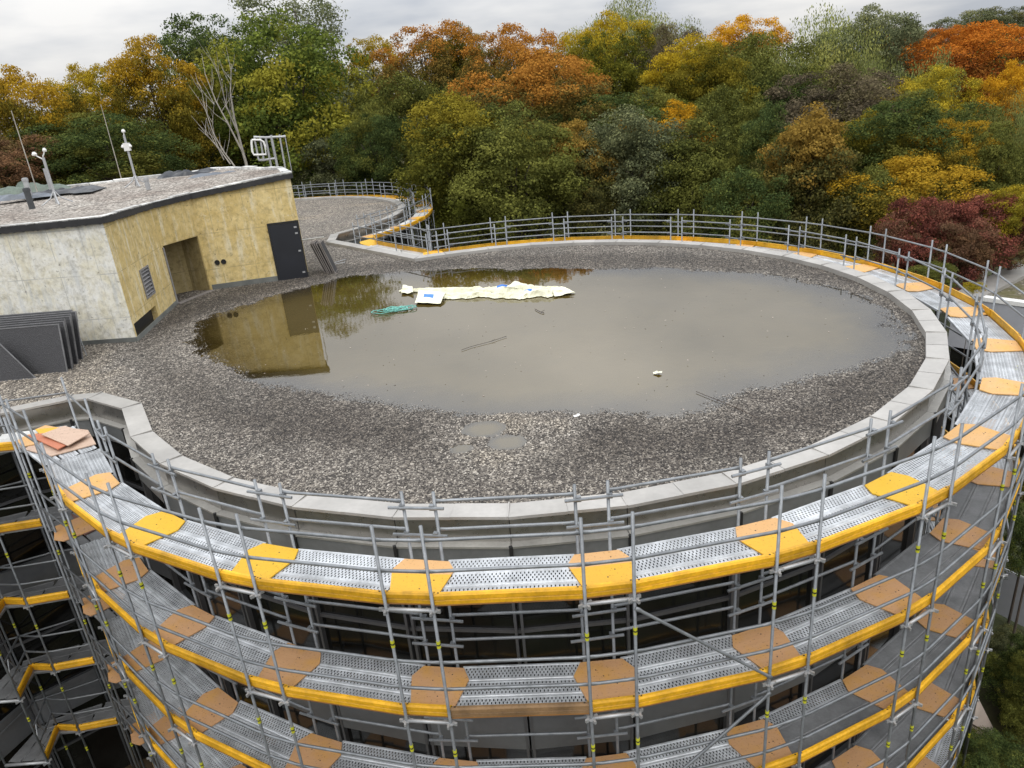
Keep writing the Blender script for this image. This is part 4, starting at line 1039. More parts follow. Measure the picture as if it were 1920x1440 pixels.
# loose boards heaped at the corner on a base sheet
def loose(pts, z, mat, label, dz=(0, 0, 0, 0, 0, 0), th=0.02, name='loose_plywood_sheet'):
    q = [on_z(px, py, z) for px, py in pts]; m = MB()
    q = q[::-1]; zz = [z + d for d in dz[:len(q)]]
    m.prism([p_.to_2d() for p_ in q], [a_ - th for a_ in zz], zz); c = sum(q, Vector()) / len(q)
    o = m.make(name, mat, None, loc=(c.x, c.y, z)); tag(o, label, 'plywood sheet', 'loose plywood sheets heaped in the corner')
loose([(45, 842), (95, 855), (180, 832), (165, 806), (110, 800)], Z_D + 0.028, M_ply_p, 'pale base sheet underneath the heap of loose boards in the left corner')
loose([(32, 826), (42, 837), (68, 832), (72, 812), (50, 815)], Z_D + 0.052, M_ply_o, 'small orange sheet at the left tip of the loose heap')
loose([(66, 805), (85, 797), (112, 802), (104, 812), (78, 817)], Z_D + 0.075, M_ply_yo, 'yellow orange sheet at the back of the loose heap')
loose([(52, 816), (108, 842), (128, 832), (80, 812)], Z_D + 0.10, M_ply_r, 'salmon red sheet at the front of the loose heap')
loose([(78, 817), (127, 835), (168, 812), (122, 802)], Z_D + 0.125, M_ply_p, 'pale pinkish grey sheet lying on top of the loose heap', (0.05, 0.0, 0.0, 0.04))
loose([(132, 962), (158, 1003), (176, 994), (145, 968)], Z_D - 2 + 0.03, M_ply_d, 'dark brown sheet on the second deck below the corner heap')
for l in range(1, N_LEV):
    c = (-10.0, 14.15); ply((c[0], c[1], Z_D + lev(l) + 0.012), R(-140), M_ply_t, 'brownish orange board in the corner gap of the %s beside the wing' % DECKN[l], 'corner boards between tower and wing', l)

# ---- back scaffold around the rear roof and the gap between the roofs
na = Vector((-2.2, 30.9)); NB = [(-3.0, 31.15), (-4.35, 32.75), (-5.75, 34.5)]
NI = [(-2.95, 29.65), (-4.5, 31.65), (-6.75, 34.4)]
ring = [pol(CB, R_O, a) for a in np.arange(-37, 100, 12.86)]; ring2 = [pol(CB, R_O, a + SH) for a in np.arange(-37, 100, 12.86)]
ringi = [pol(CB, R_I, a + 0.25) for a in np.arange(-37, 100, 12.86)]; ringi2 = [pol(CB, R_I, a + 2.8) for a in np.arange(-37, 100, 12.86)]
def simple_bay(a, b, l=0, kind='pale', t=True, inner=None):
    for h in (-5.70, -5.22): bar('guard_rail', V3(a, h), V3(b, h), back, M_steel)
    if t: toe(V3(Vector(a), Z_D), V3(Vector(b), Z_D), back)
    if inner:
        for h in (-5.74, -5.27): bar('inner_rail', V3(inner[0], h), V3(inner[1], h), back, M_steel)
        for w in range(3):
            tt = 0.16 + 0.32 * w; p, q = Vector(a).lerp(Vector(inner[0]), tt), Vector(b).lerp(Vector(inner[1]), tt)
            plank(V3(p.lerp(q, .02), Z_D), V3(p.lerp(q, .98), Z_D), back, kind)
    for z in (Z_N - 1.0, Z_N - 2.0): bar('lower_ledger', V3(a, z), V3(b, z), back, M_steel)
for k in range(len(ring)):
    for q in (ring[k], ring2[k]): standard(*q, back, SM_far, range(1), True, None, False)
    for q in (ringi[k], ringi2[k]): standard(*q, back, SM_in, range(1), False)
    simple_bay(ring[k], ring2[k]); w = R(-37 + 12.86 * k + 1.5 + 90); c = pol(CB, R_I + 0.05, -37 + 12.86 * k + 1.5)
    for h in (-5.33, -5.80): link('cross_tube', CT_M, back, M_steel, (c[0] - 0.41 * math.cos(w), c[1] - 0.41 * math.sin(w), h), w)
    if k + 1 < len(ring): simple_bay(ring2[k], ring[k + 1], inner=(ringi2[k], ringi[k + 1]))
for k in range(3):
    standard(*NB[k], back, SM_far, range(1), True, None, False); standard(*NI[k], back, SM_in, range(1), False)
    if k < 2: simple_bay(NB[k], NB[k + 1], inner=(NI[k], NI[k + 1]))
    bar('transom', V3(NB[k], Z_N), V3(NI[k], Z_N), back, M_cable)
for q in ((-3.9, 33.0), (-3.4, 32.1), (-4.9, 34.4)):
    standard(*q, back, SM_far, range(1), False)
bar('diagonal_brace', (-3.9, 33.0, -7.6), (-3.05, 31.15, -6.4), back, M_steel); bar('diagonal_brace', (-4.9, 34.4, -8.4), (-4.5, 32.95, -6.5), back, M_steel)
simple_bay(NB[2], ring[0]); bar('guard_rail', V3((-3.9, 33.0), -5.3), V3(NB[0], -5.3), back, M_steel); bar('guard_rail', V3((-3.9, 33.0), -5.8), V3((-4.9, 34.4), -5.8), back, M_steel)
e1 = pol(CM, R_O, PAIR[-1] + SH)
bar('guard_rail', V3(e1, -5.22), V3(NB[0], -5.22), back, M_steel); bar('guard_rail', V3(e1, -5.7), V3(NB[0], -5.7), back, M_steel)
BACKPLY = [((-6.1, 34.75), 0.9, M_ply_y, 'bright yellow board in the tip of the gap between the two round roofs'), ((-2.75, 30.6), 0.6, M_toe, 'deep orange board where the far guard rail meets the gap')]
for k, (c, w, mt, lb) in enumerate(BACKPLY): ply((*c, Z_D + 0.03), w, mt, lb, 'boards around the gap between the roofs', k, 0.25)
for k in range(0, 7):
    w = -37 + 12.86 * k + SH / 2; c = pol(CB, R_O - 0.53, w)
    ply((*c, Z_D + 0.012), R(w + 90), M_ply_yo, 'yellow orange board on the rear roof scaffold, %s from the gap' % ORD[k], 'boards on the rear roof scaffold', k)

# ------------------------------------------------------------------ things lying and leaning on the roof
PMESH = {}
def panel(name, w, h, th, mats, loc, rot, label, group, frame=0.028):
    """framed mesh panel; local x along its foot, z up its face"""
    key = (name, w, h)
    e = empty(name, loc, label, 'panel', group); e.rotation_mode = 'QUATERNION'; e.rotation_quaternion = rot
    if key not in PMESH:
        f = MB()
        for c, s in (((0, 0, frame / 2), (w, th, frame)), ((0, 0, h - frame / 2), (w, th, frame)), ((-w / 2 + frame / 2, 0, h / 2), (frame, th, h - 2 * frame)), ((w / 2 - frame / 2, 0, h / 2), (frame, th, h - 2 * frame))): f.box(c, s)
        g = MB(); g.box((0, 0, h / 2), (w - 2 * frame, th * 0.3, h - 2 * frame)); PMESH[key] = (f.mesh('frame', [mats[0]]), g.mesh('wire_mesh', [mats[1]]))
    for nm, me, mt in (('frame', PMESH[key][0], mats[0]), ('wire_mesh', PMESH[key][1], mats[1])):
        o = bpy.data.objects.new(nm, me); col.objects.link(o); o.parent = e
    return e
SMALL = ['frontmost', 'second from the front', 'third from the front', 'fourth from the front', 'fifth from the front', 'sixth from the front', 'rearmost against the wall']
rp = random.Random(5)
for k in range(7):
    y = 18.74 + 0.20 * k; w = 2.9
    x1 = -11.95 - 0.035 * k + (0.06 if k % 2 else 0) + (0.02 if k < 6 else -0.1)
    rot = (Matrix.Rotation(R(-2 + rp.uniform(-1, 1)), 3, 'Z') @ Matrix.Rotation(R(-12 - 0.8 * k), 3, 'X')).to_quaternion()
    panel('mesh_panel', w, 1.33 + 0.012 * k, 0.03, (M_frame_d, M_mesh), (x1 - w / 2, y, -6.08), rot, 'dark wire mesh panel leaning on the white wall, %s in its stack' % SMALL[k], 'mesh panels against the white wall')
def tri_panel():
    a, b, c = on_z(72, 706, -6.06), on_z(-60, 720, -6.06), None
    c = Vector(((a.x + b.x) / 2 + 0.05, a.y + 0.16, -4.93)); b = Vector((b.x, a.y - 0.05, -6.06))
    e = empty('triangular_mesh_panel', ((a.x + b.x) / 2, a.y, -6.06), 'grey triangular mesh piece propped in front of the dark mesh panels', 'panel')
    a.y -= 0.12; b.y -= 0.12; c.y -= 0.06
    m = MB(); m.tube([a, b], .018, 6); m.tube([b, c], .018, 6); m.tube([c, a], .018, 6); m.make('frame', M_frame_d, e)
    m = MB(); m.poly([a, c, b]); m.poly([p_ + Vector((0, .008, 0)) for p_ in (b, c, a)]); m.make('wire_mesh', M_mesh, e)
tri_panel()
m = MB(); p0, p1 = on_z(163, 668, -6.08), Vector((-12.75, 21.0, -4.9)); m.tube([p0, p1], .012, 6); o = m.make('thin_metal_rod', M_steel, None, loc=p0); tag(o, 'thin rod leaning on the white wall right of the mesh panels', 'rod')
for k in range(6):
    x = -6.95 + 0.085 * k
    rot = (Matrix.Rotation(R(94 + rp.uniform(-3, 3)), 3, 'Z') @ Matrix.Rotation(R(-17 - rp.uniform(-1, 1)), 3, 'X')).to_quaternion()
    panel('metal_grate', 0.62, 1.26 + 0.02 * (k % 3), 0.03, (M_grate_d, M_mesh), (x, 28.62 - 0.03 * k, -6.08), rot, 'rusty metal grate leaning beside the dark door, %s' % ['nearest the door', 'second from the door', 'third from the door', 'fourth from the door', 'fifth from the door', 'farthest from the door'][k], 'grates beside the dark door')
a, b, c, d = on_z(603, 500, -6.04), on_z(648, 486, -6.04), on_z(646, 492, -6.04), on_z(612, 498, -6.04)
m = MB(); m.tube([a, b, c, d], .014, 6); o = m.make('bent_metal_bracket', M_mast, None, loc=a); tag(o, 'bent thin metal bracket lying on gravel right of the grates', 'bracket')
# pale wooden batten behind the grates
a, b = on_z(576, 446, -6.0), on_z(597, 447, -6.0)
m = MB(); m.box(((a.x + b.x) / 2, (a.y + b.y) / 2, -6.03), (1.1, 0.22, 0.06), 0.3); o = m.make('pale_plank', M_ledge, None, loc=a); tag(o, 'pale flat plank lying on the gravel behind the leaning grates', 'plank')

def cream_tarp():
    """long crumpled strands of sheeting lying in the pond"""
    c = on_z(940, 552, -6.08); e = empty('cream_tarpaulin', (c.x, c.y, -6.09), 'crumpled cream sheeting with blue print lying in the rain pond', 'tarpaulin')
    def strand(px, W_, H_, sd, blues):
        pts = [on_z(a, b, -6.08) for a, b in px]; nx, ny = 150, 22; m = MB()
        vn = lambda a_, b_, k_, oc: vnoise(np.array([a_ + 20.0]), np.array([b_ + 20.0]), 1.0, sd + k_, oc)[0]
        for i in range(nx):
            t = i / (nx - 1) * (len(pts) - 1); k = min(int(t), len(pts) - 2); f_ = t - k
            p_ = pts[k].lerp(pts[k + 1], f_); w = W_[k] * (1 - f_) + W_[k + 1] * f_; h = H_[k] * (1 - f_) + H_[k + 1] * f_
            d_ = (pts[k + 1] - pts[k]).normalized(); nn = Vector((-d_.y, d_.x, 0)); u_ = i / nx * 6
            p_ = p_ + nn * (0.16 * vn(u_ * 0.8, 9.0, 5, 3))
            for j in range(ny):
                q_ = j / (ny - 1) * 2 - 1
                ridge = abs(math.sin(math.pi * (q_ * 1.1 + 0.9 * vn(u_ * 0.9, 0.3, 1, 3)))) ** 0.75
                fold = vn(u_ * 2.6, q_ * 2.6, 2, 4); cross = abs(vn(u_ * 3.6, q_ * 1.1, 3, 3)); edge = vn(u_ * 3.0, 5.0 + (q_ > 0) * 9, 4, 4)
                z = h * (1 - abs(q_) ** 3) * (0.2 + 0.8 * ridge + 0.6 * fold - 0.55 * cross) + 0.012
                v = p_ + nn * (q_ * w * 0.5 * (1 + 0.85 * edge)) + d_ * (0.10 * fold); m.v.append((v.x, v.y, -6.095 + max(0.0, z)))
        for i in range(nx - 1):
            for j in range(ny - 1):
                m.f.append((i * ny + j, (i + 1) * ny + j, (i + 1) * ny + j + 1, i * ny + j + 1)); m.m.append(1 if any(a <= i < b and c_ <= j < d2 for a, b, c_, d2 in blues) else 0)
        m.make('bundle', [M_cream, M_blue], e, False)
    strand(((756, 543), (782, 545), (840, 547), (900, 546), (960, 543), (1010, 545), (1048, 543)), (0.16, 0.32, 0.42, 0.36, 0.40, 0.46, 0.22), (0.06, 0.12, 0.16, 0.13, 0.19, 0.16, 0.10), 60, ((12, 17, 6, 16), (88, 99, 9, 12)))
    strand(((788, 556), (836, 557), (900, 555), (960, 554), (1020, 553), (1076, 550)), (0.45, 0.62, 0.40, 0.50, 0.66, 0.14), (0.10, 0.14, 0.12, 0.17, 0.20, 0.04), 160, ((100, 107, 12, 17),))
    # loose flaps: front left flap, peak at the middle right, corner at the right
    def flap(name, P_, n=8, lift=0.05, blue=None):
        q = [on_z(*p_[:2], -6.08) + Vector((0, 0, p_[2])) for p_ in P_]; g = MB()
        for i in range(n + 1):
            for j in range(n + 1):
                a_, b_ = i / n, j / n; v = (q[0] * (1 - a_) + q[1] * a_) * (1 - b_) + (q[3] * (1 - a_) + q[2] * a_) * b_
                v = v + Vector((0, 0, lift * vnoise(np.array([a_ * 3.1]), np.array([b_ * 2.3]), 1.0, len(name), 2)[0])); g.v.append(tuple(v))
        for i in range(n):
            for j in range(n):
                k = i * (n + 1) + j; g.f.append((k, k + n + 1, k + n + 2, k + 1)); g.m.append(1 if blue and blue[0] <= i < blue[1] and blue[2] <= j < blue[3] else 0)
        g.make(name, [M_cream, M_blue], e, True)
    flap('front_flap', ((778, 570, 0.02), (826, 571, 0.03), (836, 556, 0.12), (786, 552, 0.14)), blue=(2, 5, 4, 6))
    flap('peak_flap', ((945, 546, 0.10), (1000, 546, 0.12), (988, 541, 0.16), (966, 538, 0.20)))
    flap('end_flap', ((1040, 557, 0.02), (1078, 551, 0.03), (1060, 545, 0.12), (1034, 546, 0.14)))
    flap('tail_flap', ((752, 551, 0.01), (775, 552, 0.05), (774, 542, 0.10), (756, 538, 0.08)))
cream_tarp()
def tangle():
    c = on_z(738, 582, -6.09); m = MB(); r = random.Random(4); path = []
    for k in range(170):
        a = k * 0.42; rr = 0.5 + 0.5 * math.sin(k * 0.137) ; path.append((c.x + 0.40 * rr * math.cos(a) + 0.35 * math.sin(k * 0.05), c.y + 0.24 * rr * math.sin(a) + 0.1 * math.cos(k * .09), -6.085 + 0.035 * abs(math.sin(k * 0.9)) + r.uniform(0, 0.02)))
    m.tube(path, 0.014, 5); o = m.make('turquoise_net', M_rope, None, True, loc=c); tag(o, 'tangled turquoise net floating left of the cream sheeting', 'net')
tangle()
def scrap(px, py, s, mat, label, seed, name='litter_scrap'):
    c = on_z(px, py, -6.09); r = random.Random(seed); n = 9; m = MB(); ring_ = []
    for k in range(n):
        a = 2 * math.pi * k / n; rr = s * r.uniform(0.45, 1.1); ring_.append(Vector((c.x + rr * math.cos(a), c.y + rr * math.sin(a) * 0.8, -6.095 + r.uniform(0.005, 0.05))))
    for k in range(n): m.poly([ring_[k], ring_[(k + 1) % n], Vector((c.x, c.y, -6.05))])
    o = m.make(name, mat, None, loc=c); tag(o, label, 'litter')
scrap(1232, 700, 0.11, M_cream, 'small crumpled cream scrap alone in the middle of the pond', 2)
scrap(1082, 781, 0.07, M_white, 'tiny white paper scrap at the near shore of the pond', 5)
def twig(pts, label, r_=0.006):
    q = [on_z(px, py, -6.09) for px, py in pts]; m = MB(); m.tube([v + Vector((0, 0, 0.012)) for v in q], r_, 5)
    v = q[len(q) // 2]; m.tube([v + Vector((0, 0, 0.012)), v + Vector((0.12, 0.08, 0.04))], r_ * 0.6, 5); o = m.make('twig', M_twig, None, loc=q[0]); tag(o, label, 'twig')
twig([(865, 657), (885, 650), (920, 641), (950, 631)], 'long thin twig floating across the middle of the pond')
twig([(1003, 580), (1014, 586), (1020, 587)], 'short dark twig just below the cream sheeting', 0.01)
twig([(1305, 735), (1380, 765), (1420, 785)], 'bent twig on the near right shore of the pond', 0.006)

def leaf_litter():
    """dead leaves and flecks scattered on the water and the gravel"""
    g = np.random.default_rng(9); m = MB()
    for k in range(340):
        if k < 130: x, y, z = g.uniform(-8, 9), g.uniform(12.6, 26.5), Z_WATER + 0.004
        else: x, y, z = g.uniform(-11, 10), g.uniform(10.5, 28), -6.03
        if not inside([(p.x, p.y) for p in OFF[-0.40]] + [(-40, 50), (-40, 6), (-18, 6)], np.array([x]), np.array([y]))[0]: continue
        if k < 130 and not inside(POND, np.array([x]), np.array([y]))[0]: continue
        s_ = g.uniform(0.012, 0.034); a = g.uniform(0, 6.28); c, q = math.cos(a) * s_, math.sin(a) * s_
        m.poly([(x - c, y - q, z), (x + q * .5, y - c * .5, z + 0.004), (x + c, y + q, z + g.uniform(0, .012)), (x - q * .5, y + c * .5, z + 0.004)], int(g.integers(0, 3)))
    o = m.make('leaf_litter', [M_ochre, M_ochre, M_twig], None); tag(o, kind='stuff')
leaf_litter()

# ------------------------------------------------------------------ neighbour building, fence and board on the right
def neighbour():
    z = -10.0; P0 = on_z(1790, 552, z).to_2d(); P1 = on_z(1925, 570, z).to_2d(); P2 = on_z(1935, 482, z).to_2d()
    P1 = P0 + (P1 - P0) * 2.2; P2 = P0 + (P2 - P0) * 1.8; P3 = P1 + (P2 - P0)
    e = empty('low_neighbour_building', (P0.x, P0.y, GROUND), 'low grey neighbouring building with mossy gravel roof at right edge', 'building')
    base = [P0, P1, P3, P2]
    m = MB(); m.prism(base, -12.4, z - 0.12); m.make('grey_wall', M_greywall, e)
    m = MB(); c = sum(base, Vector((0, 0))) / 4; m.prism([c + (p_ - c) * 0.97 for p_ in base], GROUND, -12.4); m.make('dark_window_band', M_glass, e)
    m = MB(); m.poly([(*p_, z - 0.16) for p_ in [c + (q - c) * 0.995 for q in base]]); k = m.make('roof_surface', M_moss, e); k.location.z += 0.06
    for i in range(4):
        a, b = base[i], base[(i + 1) % 4]; u_ = (b - a).normalized(); nn = Vector((-u_.y, u_.x)); w = 0.35 if i != 3 else 1.1
        m = MB(); m.prism([a - nn * 0.04, b - nn * 0.04, b + nn * w, a + nn * w], z - 0.13, z + 0.05 + 0.003 * i); m.make('parapet_cap', M_white if i == 0 else M_coping, e)
neighbour()
def at_ground(px, py, z=GROUND): return on_z(px, py, z)
def side_things():
    a = on_z(1862, 1150, GROUND + 0.02); b = on_z(1960, 1200, GROUND + 0.02); u_ = (b - a).normalized(); L = 2.1
    e = empty('site_fence', (a.x, a.y, GROUND), 'grey panel site fence on the grass at the right edge', 'fence')
    for k in range(3):
        p = a + u_ * (L * k); q = a + u_ * (L * (k + 1) - 0.06); m = MB(); nn = Vector((-u_.y, u_.x)) * 0.03
        m.prism([p.to_2d(), q.to_2d(), q.to_2d() + nn, p.to_2d() + nn], GROUND + 0.1, GROUND + 1.75); m.make('fence_panel', M_greywall, e)
        m = MB(); m.tube([(p.x, p.y, GROUND), (p.x, p.y, GROUND + 1.9)], 0.04, 8); m.make('post', M_mast, e)
        m = MB(); m.tube([(p.x, p.y, GROUND + 1.8), (q.x, q.y, GROUND + 1.8)], 0.03, 6); m.make('top_rail', M_mast, e)
    q = [on_z(px, py, zz) for px, py, zz in ((1808, 1372, -16.2), (1820, 1392, -16.9), (1866, 1375, -16.9), (1826, 1296, -15.2))]
    m = MB(); d = Vector((0.05, 0.05, -0.03)); n_ = len(q)
    m.poly(q); m.poly([p + d for p in q[::-1]])
    for k in range(n_): m.poly([q[k], q[k] + d, q[(k + 1) % n_] + d, q[(k + 1) % n_]])
    e = empty('leaning_board', q[1], 'pale beige board propped on the ground at the lower right', 'board'); m.make('sheet', M_ochre, e)
    for s0, s1 in (((1832, 1310), (1824, 1388)), ((1812, 1352), (1850, 1372))):
        m = MB(); m.tube([on_z(*s0, -15.75) + Vector((-.05, -.06, .06)), on_z(*s1, -16.7) + Vector((-.05, -.06, .06))], 0.02, 6); m.make('batten', M_twig, e)
    a = on_z(1822, 500, -10.5); b = on_z(1846, 490, -10.5); m = MB(); nn = Vector((0.3, 0.5))
    m.prism([a.to_2d(), b.to_2d(), b.to_2d() + nn, a.to_2d() + nn], -10.9, -10.35, 0); m.prism([a.to_2d(), b.to_2d(), b.to_2d() + nn, a.to_2d() + nn], -10.349, -10.25, 1)
    m.tube([(a.x, a.y, ground_z(a.x, a.y)), (a.x, a.y, -10.9)], 0.06, 6, 0); m.tube([(b.x, b.y, ground_z(b.x, b.y)), (b.x, b.y, -10.9)], 0.06, 6, 0)
    o = m.make('barrier_board', [M_white, M_red], None, loc=a); tag(o, 'small white barrier with red top among the red bushes', 'barrier')
side_things()

# ------------------------------------------------------------------ trees
def crown_mesh(name, seed, kind, n_lf, leaf):
    """unit crown (radius 1, height -1..1): boughs, each a cluster of leaf clumps, each clump many leaf-sized faces"""
    g = np.random.default_rng(seed); lobes = []
    def add(x, y, z, r): lobes.append((np.array([x, y, z]), r))
    if kind in ('round', 'tall', 'cone', 'bush'):
        nl = {'round': 13, 'tall': 15, 'cone': 15, 'bush': 12}[kind]
        zr = {'round': (-0.70, 0.45), 'tall': (-0.80, 0.62), 'cone': (-0.8, 0.5), 'bush': (-0.6, 0.35)}[kind]
        add(g.uniform(-.15, .15), g.uniform(-.15, .15), zr[1] + 0.08, g.uniform(0.28, 0.40))
        for k in range(nl):
            z = zr[0] + (zr[1] - zr[0]) * ((k + g.random()) / nl); a = 2.4 * k + g.uniform(-.5, .5) + seed
            env = {'round': math.sqrt(max(0.05, 1 - (z * 0.95) ** 2)), 'tall': 0.86 * math.sqrt(max(0.1, 1 - (max(0, z) * 1.05) ** 2)), 'cone': 0.95 * (1 - 0.62 * (z + 0.8) / 1.5), 'bush': math.sqrt(max(0.05, 1 - z * z))}[kind]
            r = g.uniform(0.26, 0.46) * (0.75 + 0.3 * env); rad = max(0.0, env - r * 0.75) * g.uniform(0.75, 1.12); add(rad * math.cos(a), rad * math.sin(a), z, r)
        add(0, 0, -0.2, 0.55); add(0, 0, 0.2, 0.45)
    elif kind == 'willow':
        for k in range(16):
            a = 2.4 * k; z = g.uniform(-0.35, 0.6); rad = g.uniform(0.2, 0.7) * math.sqrt(1 - max(0, z) ** 2); add(rad * math.cos(a), rad * math.sin(a), z, g.uniform(0.22, 0.36))
    else:
        for k in range(20):
            a = 2.4 * k; z = -0.8 + 1.6 * (k + g.random()) / 20; env = 0.9 * math.sqrt(max(0.08, 1 - (z * 0.85) ** 2)); rad = env * g.uniform(0.3, 0.85); add(rad * math.cos(a), rad * math.sin(a), z, g.uniform(0.18, 0.30))
    cs, rs, li = [], [], []
    for k, (c, r) in enumerate(lobes):
        for _ in range(int(10 + 90 * r * r)):
            d = g.normal(size=3); d[2] += 0.35; d[:2] += 0.6 * c[:2]; d /= np.linalg.norm(d)
            cs.append(c + d * r * g.uniform(0.55, 1.0)); rs.append(g.uniform(0.07, 0.17)); li.append(k)
    C = np.array(cs); Rr = np.array(rs); n_cl = len(cs)
    per = np.maximum(8, (n_lf * (Rr / 0.12) ** 2)).astype(int); cl = np.repeat(np.arange(n_cl), per); n = len(cl)
    d = g.normal(size=(n, 3)); d /= np.linalg.norm(d, axis=1)[:, None]
    outw = C[cl] / (np.linalg.norm(C[cl], axis=1)[:, None] + 1e-6)
    d = d + 0.45 * outw + np.array([0, 0, 0.3]); d /= np.linalg.norm(d, axis=1)[:, None]
    rad = Rr[cl] * (0.35 + 0.85 * g.random(n) ** 0.7)
    P_ = C[cl] + d * rad[:, None] * np.array([1.15, 1.15, 0.8])
    if kind == 'willow':
        drop = g.random(n) ** 1.5 * 0.45; P_[:, 2] -= drop; P_[:, :2] = C[cl][:, :2] + (P_[:, :2] - C[cl][:, :2]) * (1 - 0.4 * drop)[:, None]
    nrm = d + 0.45 * g.normal(size=(n, 3)); nrm /= np.linalg.norm(nrm, axis=1)[:, None]
    t1 = np.cross(nrm, g.normal(size=(n, 3))); t1 /= np.linalg.norm(t1, axis=1)[:, None]; t2 = np.cross(nrm, t1)
    s = leaf * g.uniform(0.55, 1.35, n)[:, None]; asp = 0.66 if kind != 'willow' else 0.3
    if kind == 'willow': t1 = t1 * 0.4 + np.array([0, 0, -0.9]); t1 /= np.linalg.norm(t1, axis=1)[:, None]
    a, b, c, e = P_ - t1 * s, P_ + t2 * s * asp + nrm * s * 0.15, P_ + t1 * s, P_ - t2 * s * asp + nrm * s * 0.15
    V = np.stack([a, b, c, e], 1).reshape(-1, 3)
    lo, hi_ = np.percentile(P_, 0.4, axis=0), np.percentile(P_, 99.6, axis=0); V = (V - (lo + hi_) / 2) / ((hi_ - lo) / 2)
    P_ = (P_ - (lo + hi_) / 2) / ((hi_ - lo) / 2)
    me = bpy.data.meshes.new(name); me.vertices.add(len(V)); me.vertices.foreach_set('co', V.astype(np.float32).ravel())
    me.loops.add(4 * n); me.loops.foreach_set('vertex_index', np.arange(4 * n, dtype=np.int32)); me.polygons.add(n); me.polygons.foreach_set('loop_start', np.arange(0, 4 * n, 4, dtype=np.int32))
    me.update(calc_edges=True)
    clv = g.random(n_cl); lov = g.random(len(lobes))
    for nm, val in (('leaf', g.random(n)), ('clump', clv[cl]), ('lobe', lov[np.array(li)][cl]), ('height', np.clip(P_[:, 2] * 0.5 + 0.5, 0, 1))):
        at = me.attributes.new(nm, 'FLOAT', 'FACE'); at.data.foreach_set('value', val.astype(np.float32))
    me.materials.append(LEAF['green']); return me
CROWN = {
 'round': [crown_mesh('crown', s, 'round', 105, 0.0175) for s in (1, 2, 3)],
 'tall': [crown_mesh('crown', s, 'tall', 110, 0.0170) for s in (4, 5, 11)],
 'cone': [crown_mesh('crown', s, 'cone', 105, 0.0175) for s in (12, 13)],
 'poplar': [crown_mesh('crown', 6, 'poplar', 60, 0.0155)],
 'willow': [crown_mesh('crown', s, 'willow', 100, 0.021) for s in (7, 8)],
 'bush': [crown_mesh('crown', s, 'bush', 90, 0.019) for s in (9, 10)],
}
print('leaf faces', sum(len(m.polygons) for v in CROWN.values() for m in v))
def trunk_mesh(seed):
    """unit trunk from z=-1 (ground) to 0"""
    m = MB(); r = random.Random(seed); a, b = r.uniform(-.06, .06), r.uniform(-.06, .06)
    m.tube([(0, 0, -1), (a * .5, b * .5, -0.6), (a, b, -0.25), (0, 0, 0.0)], [0.075, 0.06, 0.05, 0.035], 8)
    return m.mesh('trunk', [M_bark], True)
def limb_mesh(seed):
    """limbs inside a unit crown"""
    r = random.Random(seed); m = MB()
    for k in range(9):
        a = 6.283 * k / 9 + r.uniform(-.3, .3); z0 = r.uniform(-0.85, -0.2); e = r.uniform(0.4, 0.62)
        m.tube([(0, 0, z0), (math.cos(a) * e * 0.5, math.sin(a) * e * 0.5, z0 + 0.28), (math.cos(a) * e, math.sin(a) * e, min(0.45, z0 + 0.62))], [0.035, 0.022, 0.006], 6)
    m.tube([(0, 0, -0.95), (0.02, 0.03, -0.2), (0, 0, 0.5)], [0.05, 0.04, 0.008], 6)
    return m.mesh('limbs', [M_bark], True)
LIMB = [limb_mesh(s) for s in (1, 2, 3)]
TRUNK = [trunk_mesh(s) for s in (1, 2, 3)]
_tc = [0]
def tree(px, top, bot, wpx, D, kind, pal, label, name='broadleaf_tree', group='autumn trees beyond the roof', depth=1.0):
    """a tree D metres away; its crown spans the given rows and width of the photograph at that distance"""
    if px < 830 and name == 'broadleaf_tree': D = D * (1.36 if px < 700 else 1.24)    # these stand beyond the rear roof
    elif name == 'broadleaf_tree' and D >= 60 and not 900 < px < 1050: D *= 1.2
    d = ray(px, (top + bot) / 2).normalized(); c = d * D; sc = D * d.dot(ray(960, 720).normalized()) / F_PX
    rx = wpx / 2 * sc * (1.02 if 'shrub' in name else 1.25); rz = (bot - top) / 2 * sc * 1.12
    i = _tc[0]; _tc[0] += 1
    gz = min(ground_z(c.x, c.y), c.z - rz * 0.9)
    e = empty(name, (c.x, c.y, gz), label, 'shrub' if 'shrub' in name else 'tree', group)
    me = CROWN[kind][i % len(CROWN[kind])]
    link('crown', me, e, LEAF[pal], c, (i * 2.4) % 6.28, (rx, rx * depth, rz))
    link('limbs', LIMB[i % 3], e, M_bark, c, i * 1.3, (rx * 0.9, rx * depth * 0.9, rz))
    h = c.z - rz * 0.7 - gz
    if h > 0.6: link('trunk', TRUNK[i % 3], e, M_bark, (c.x, c.y, c.z - rz * 0.7), i * 1.3, (rx * .7, rx * .7, h) if 'shrub' in name else (max(2.2, rx * .8), max(2.2, rx * .8), h))
    return e
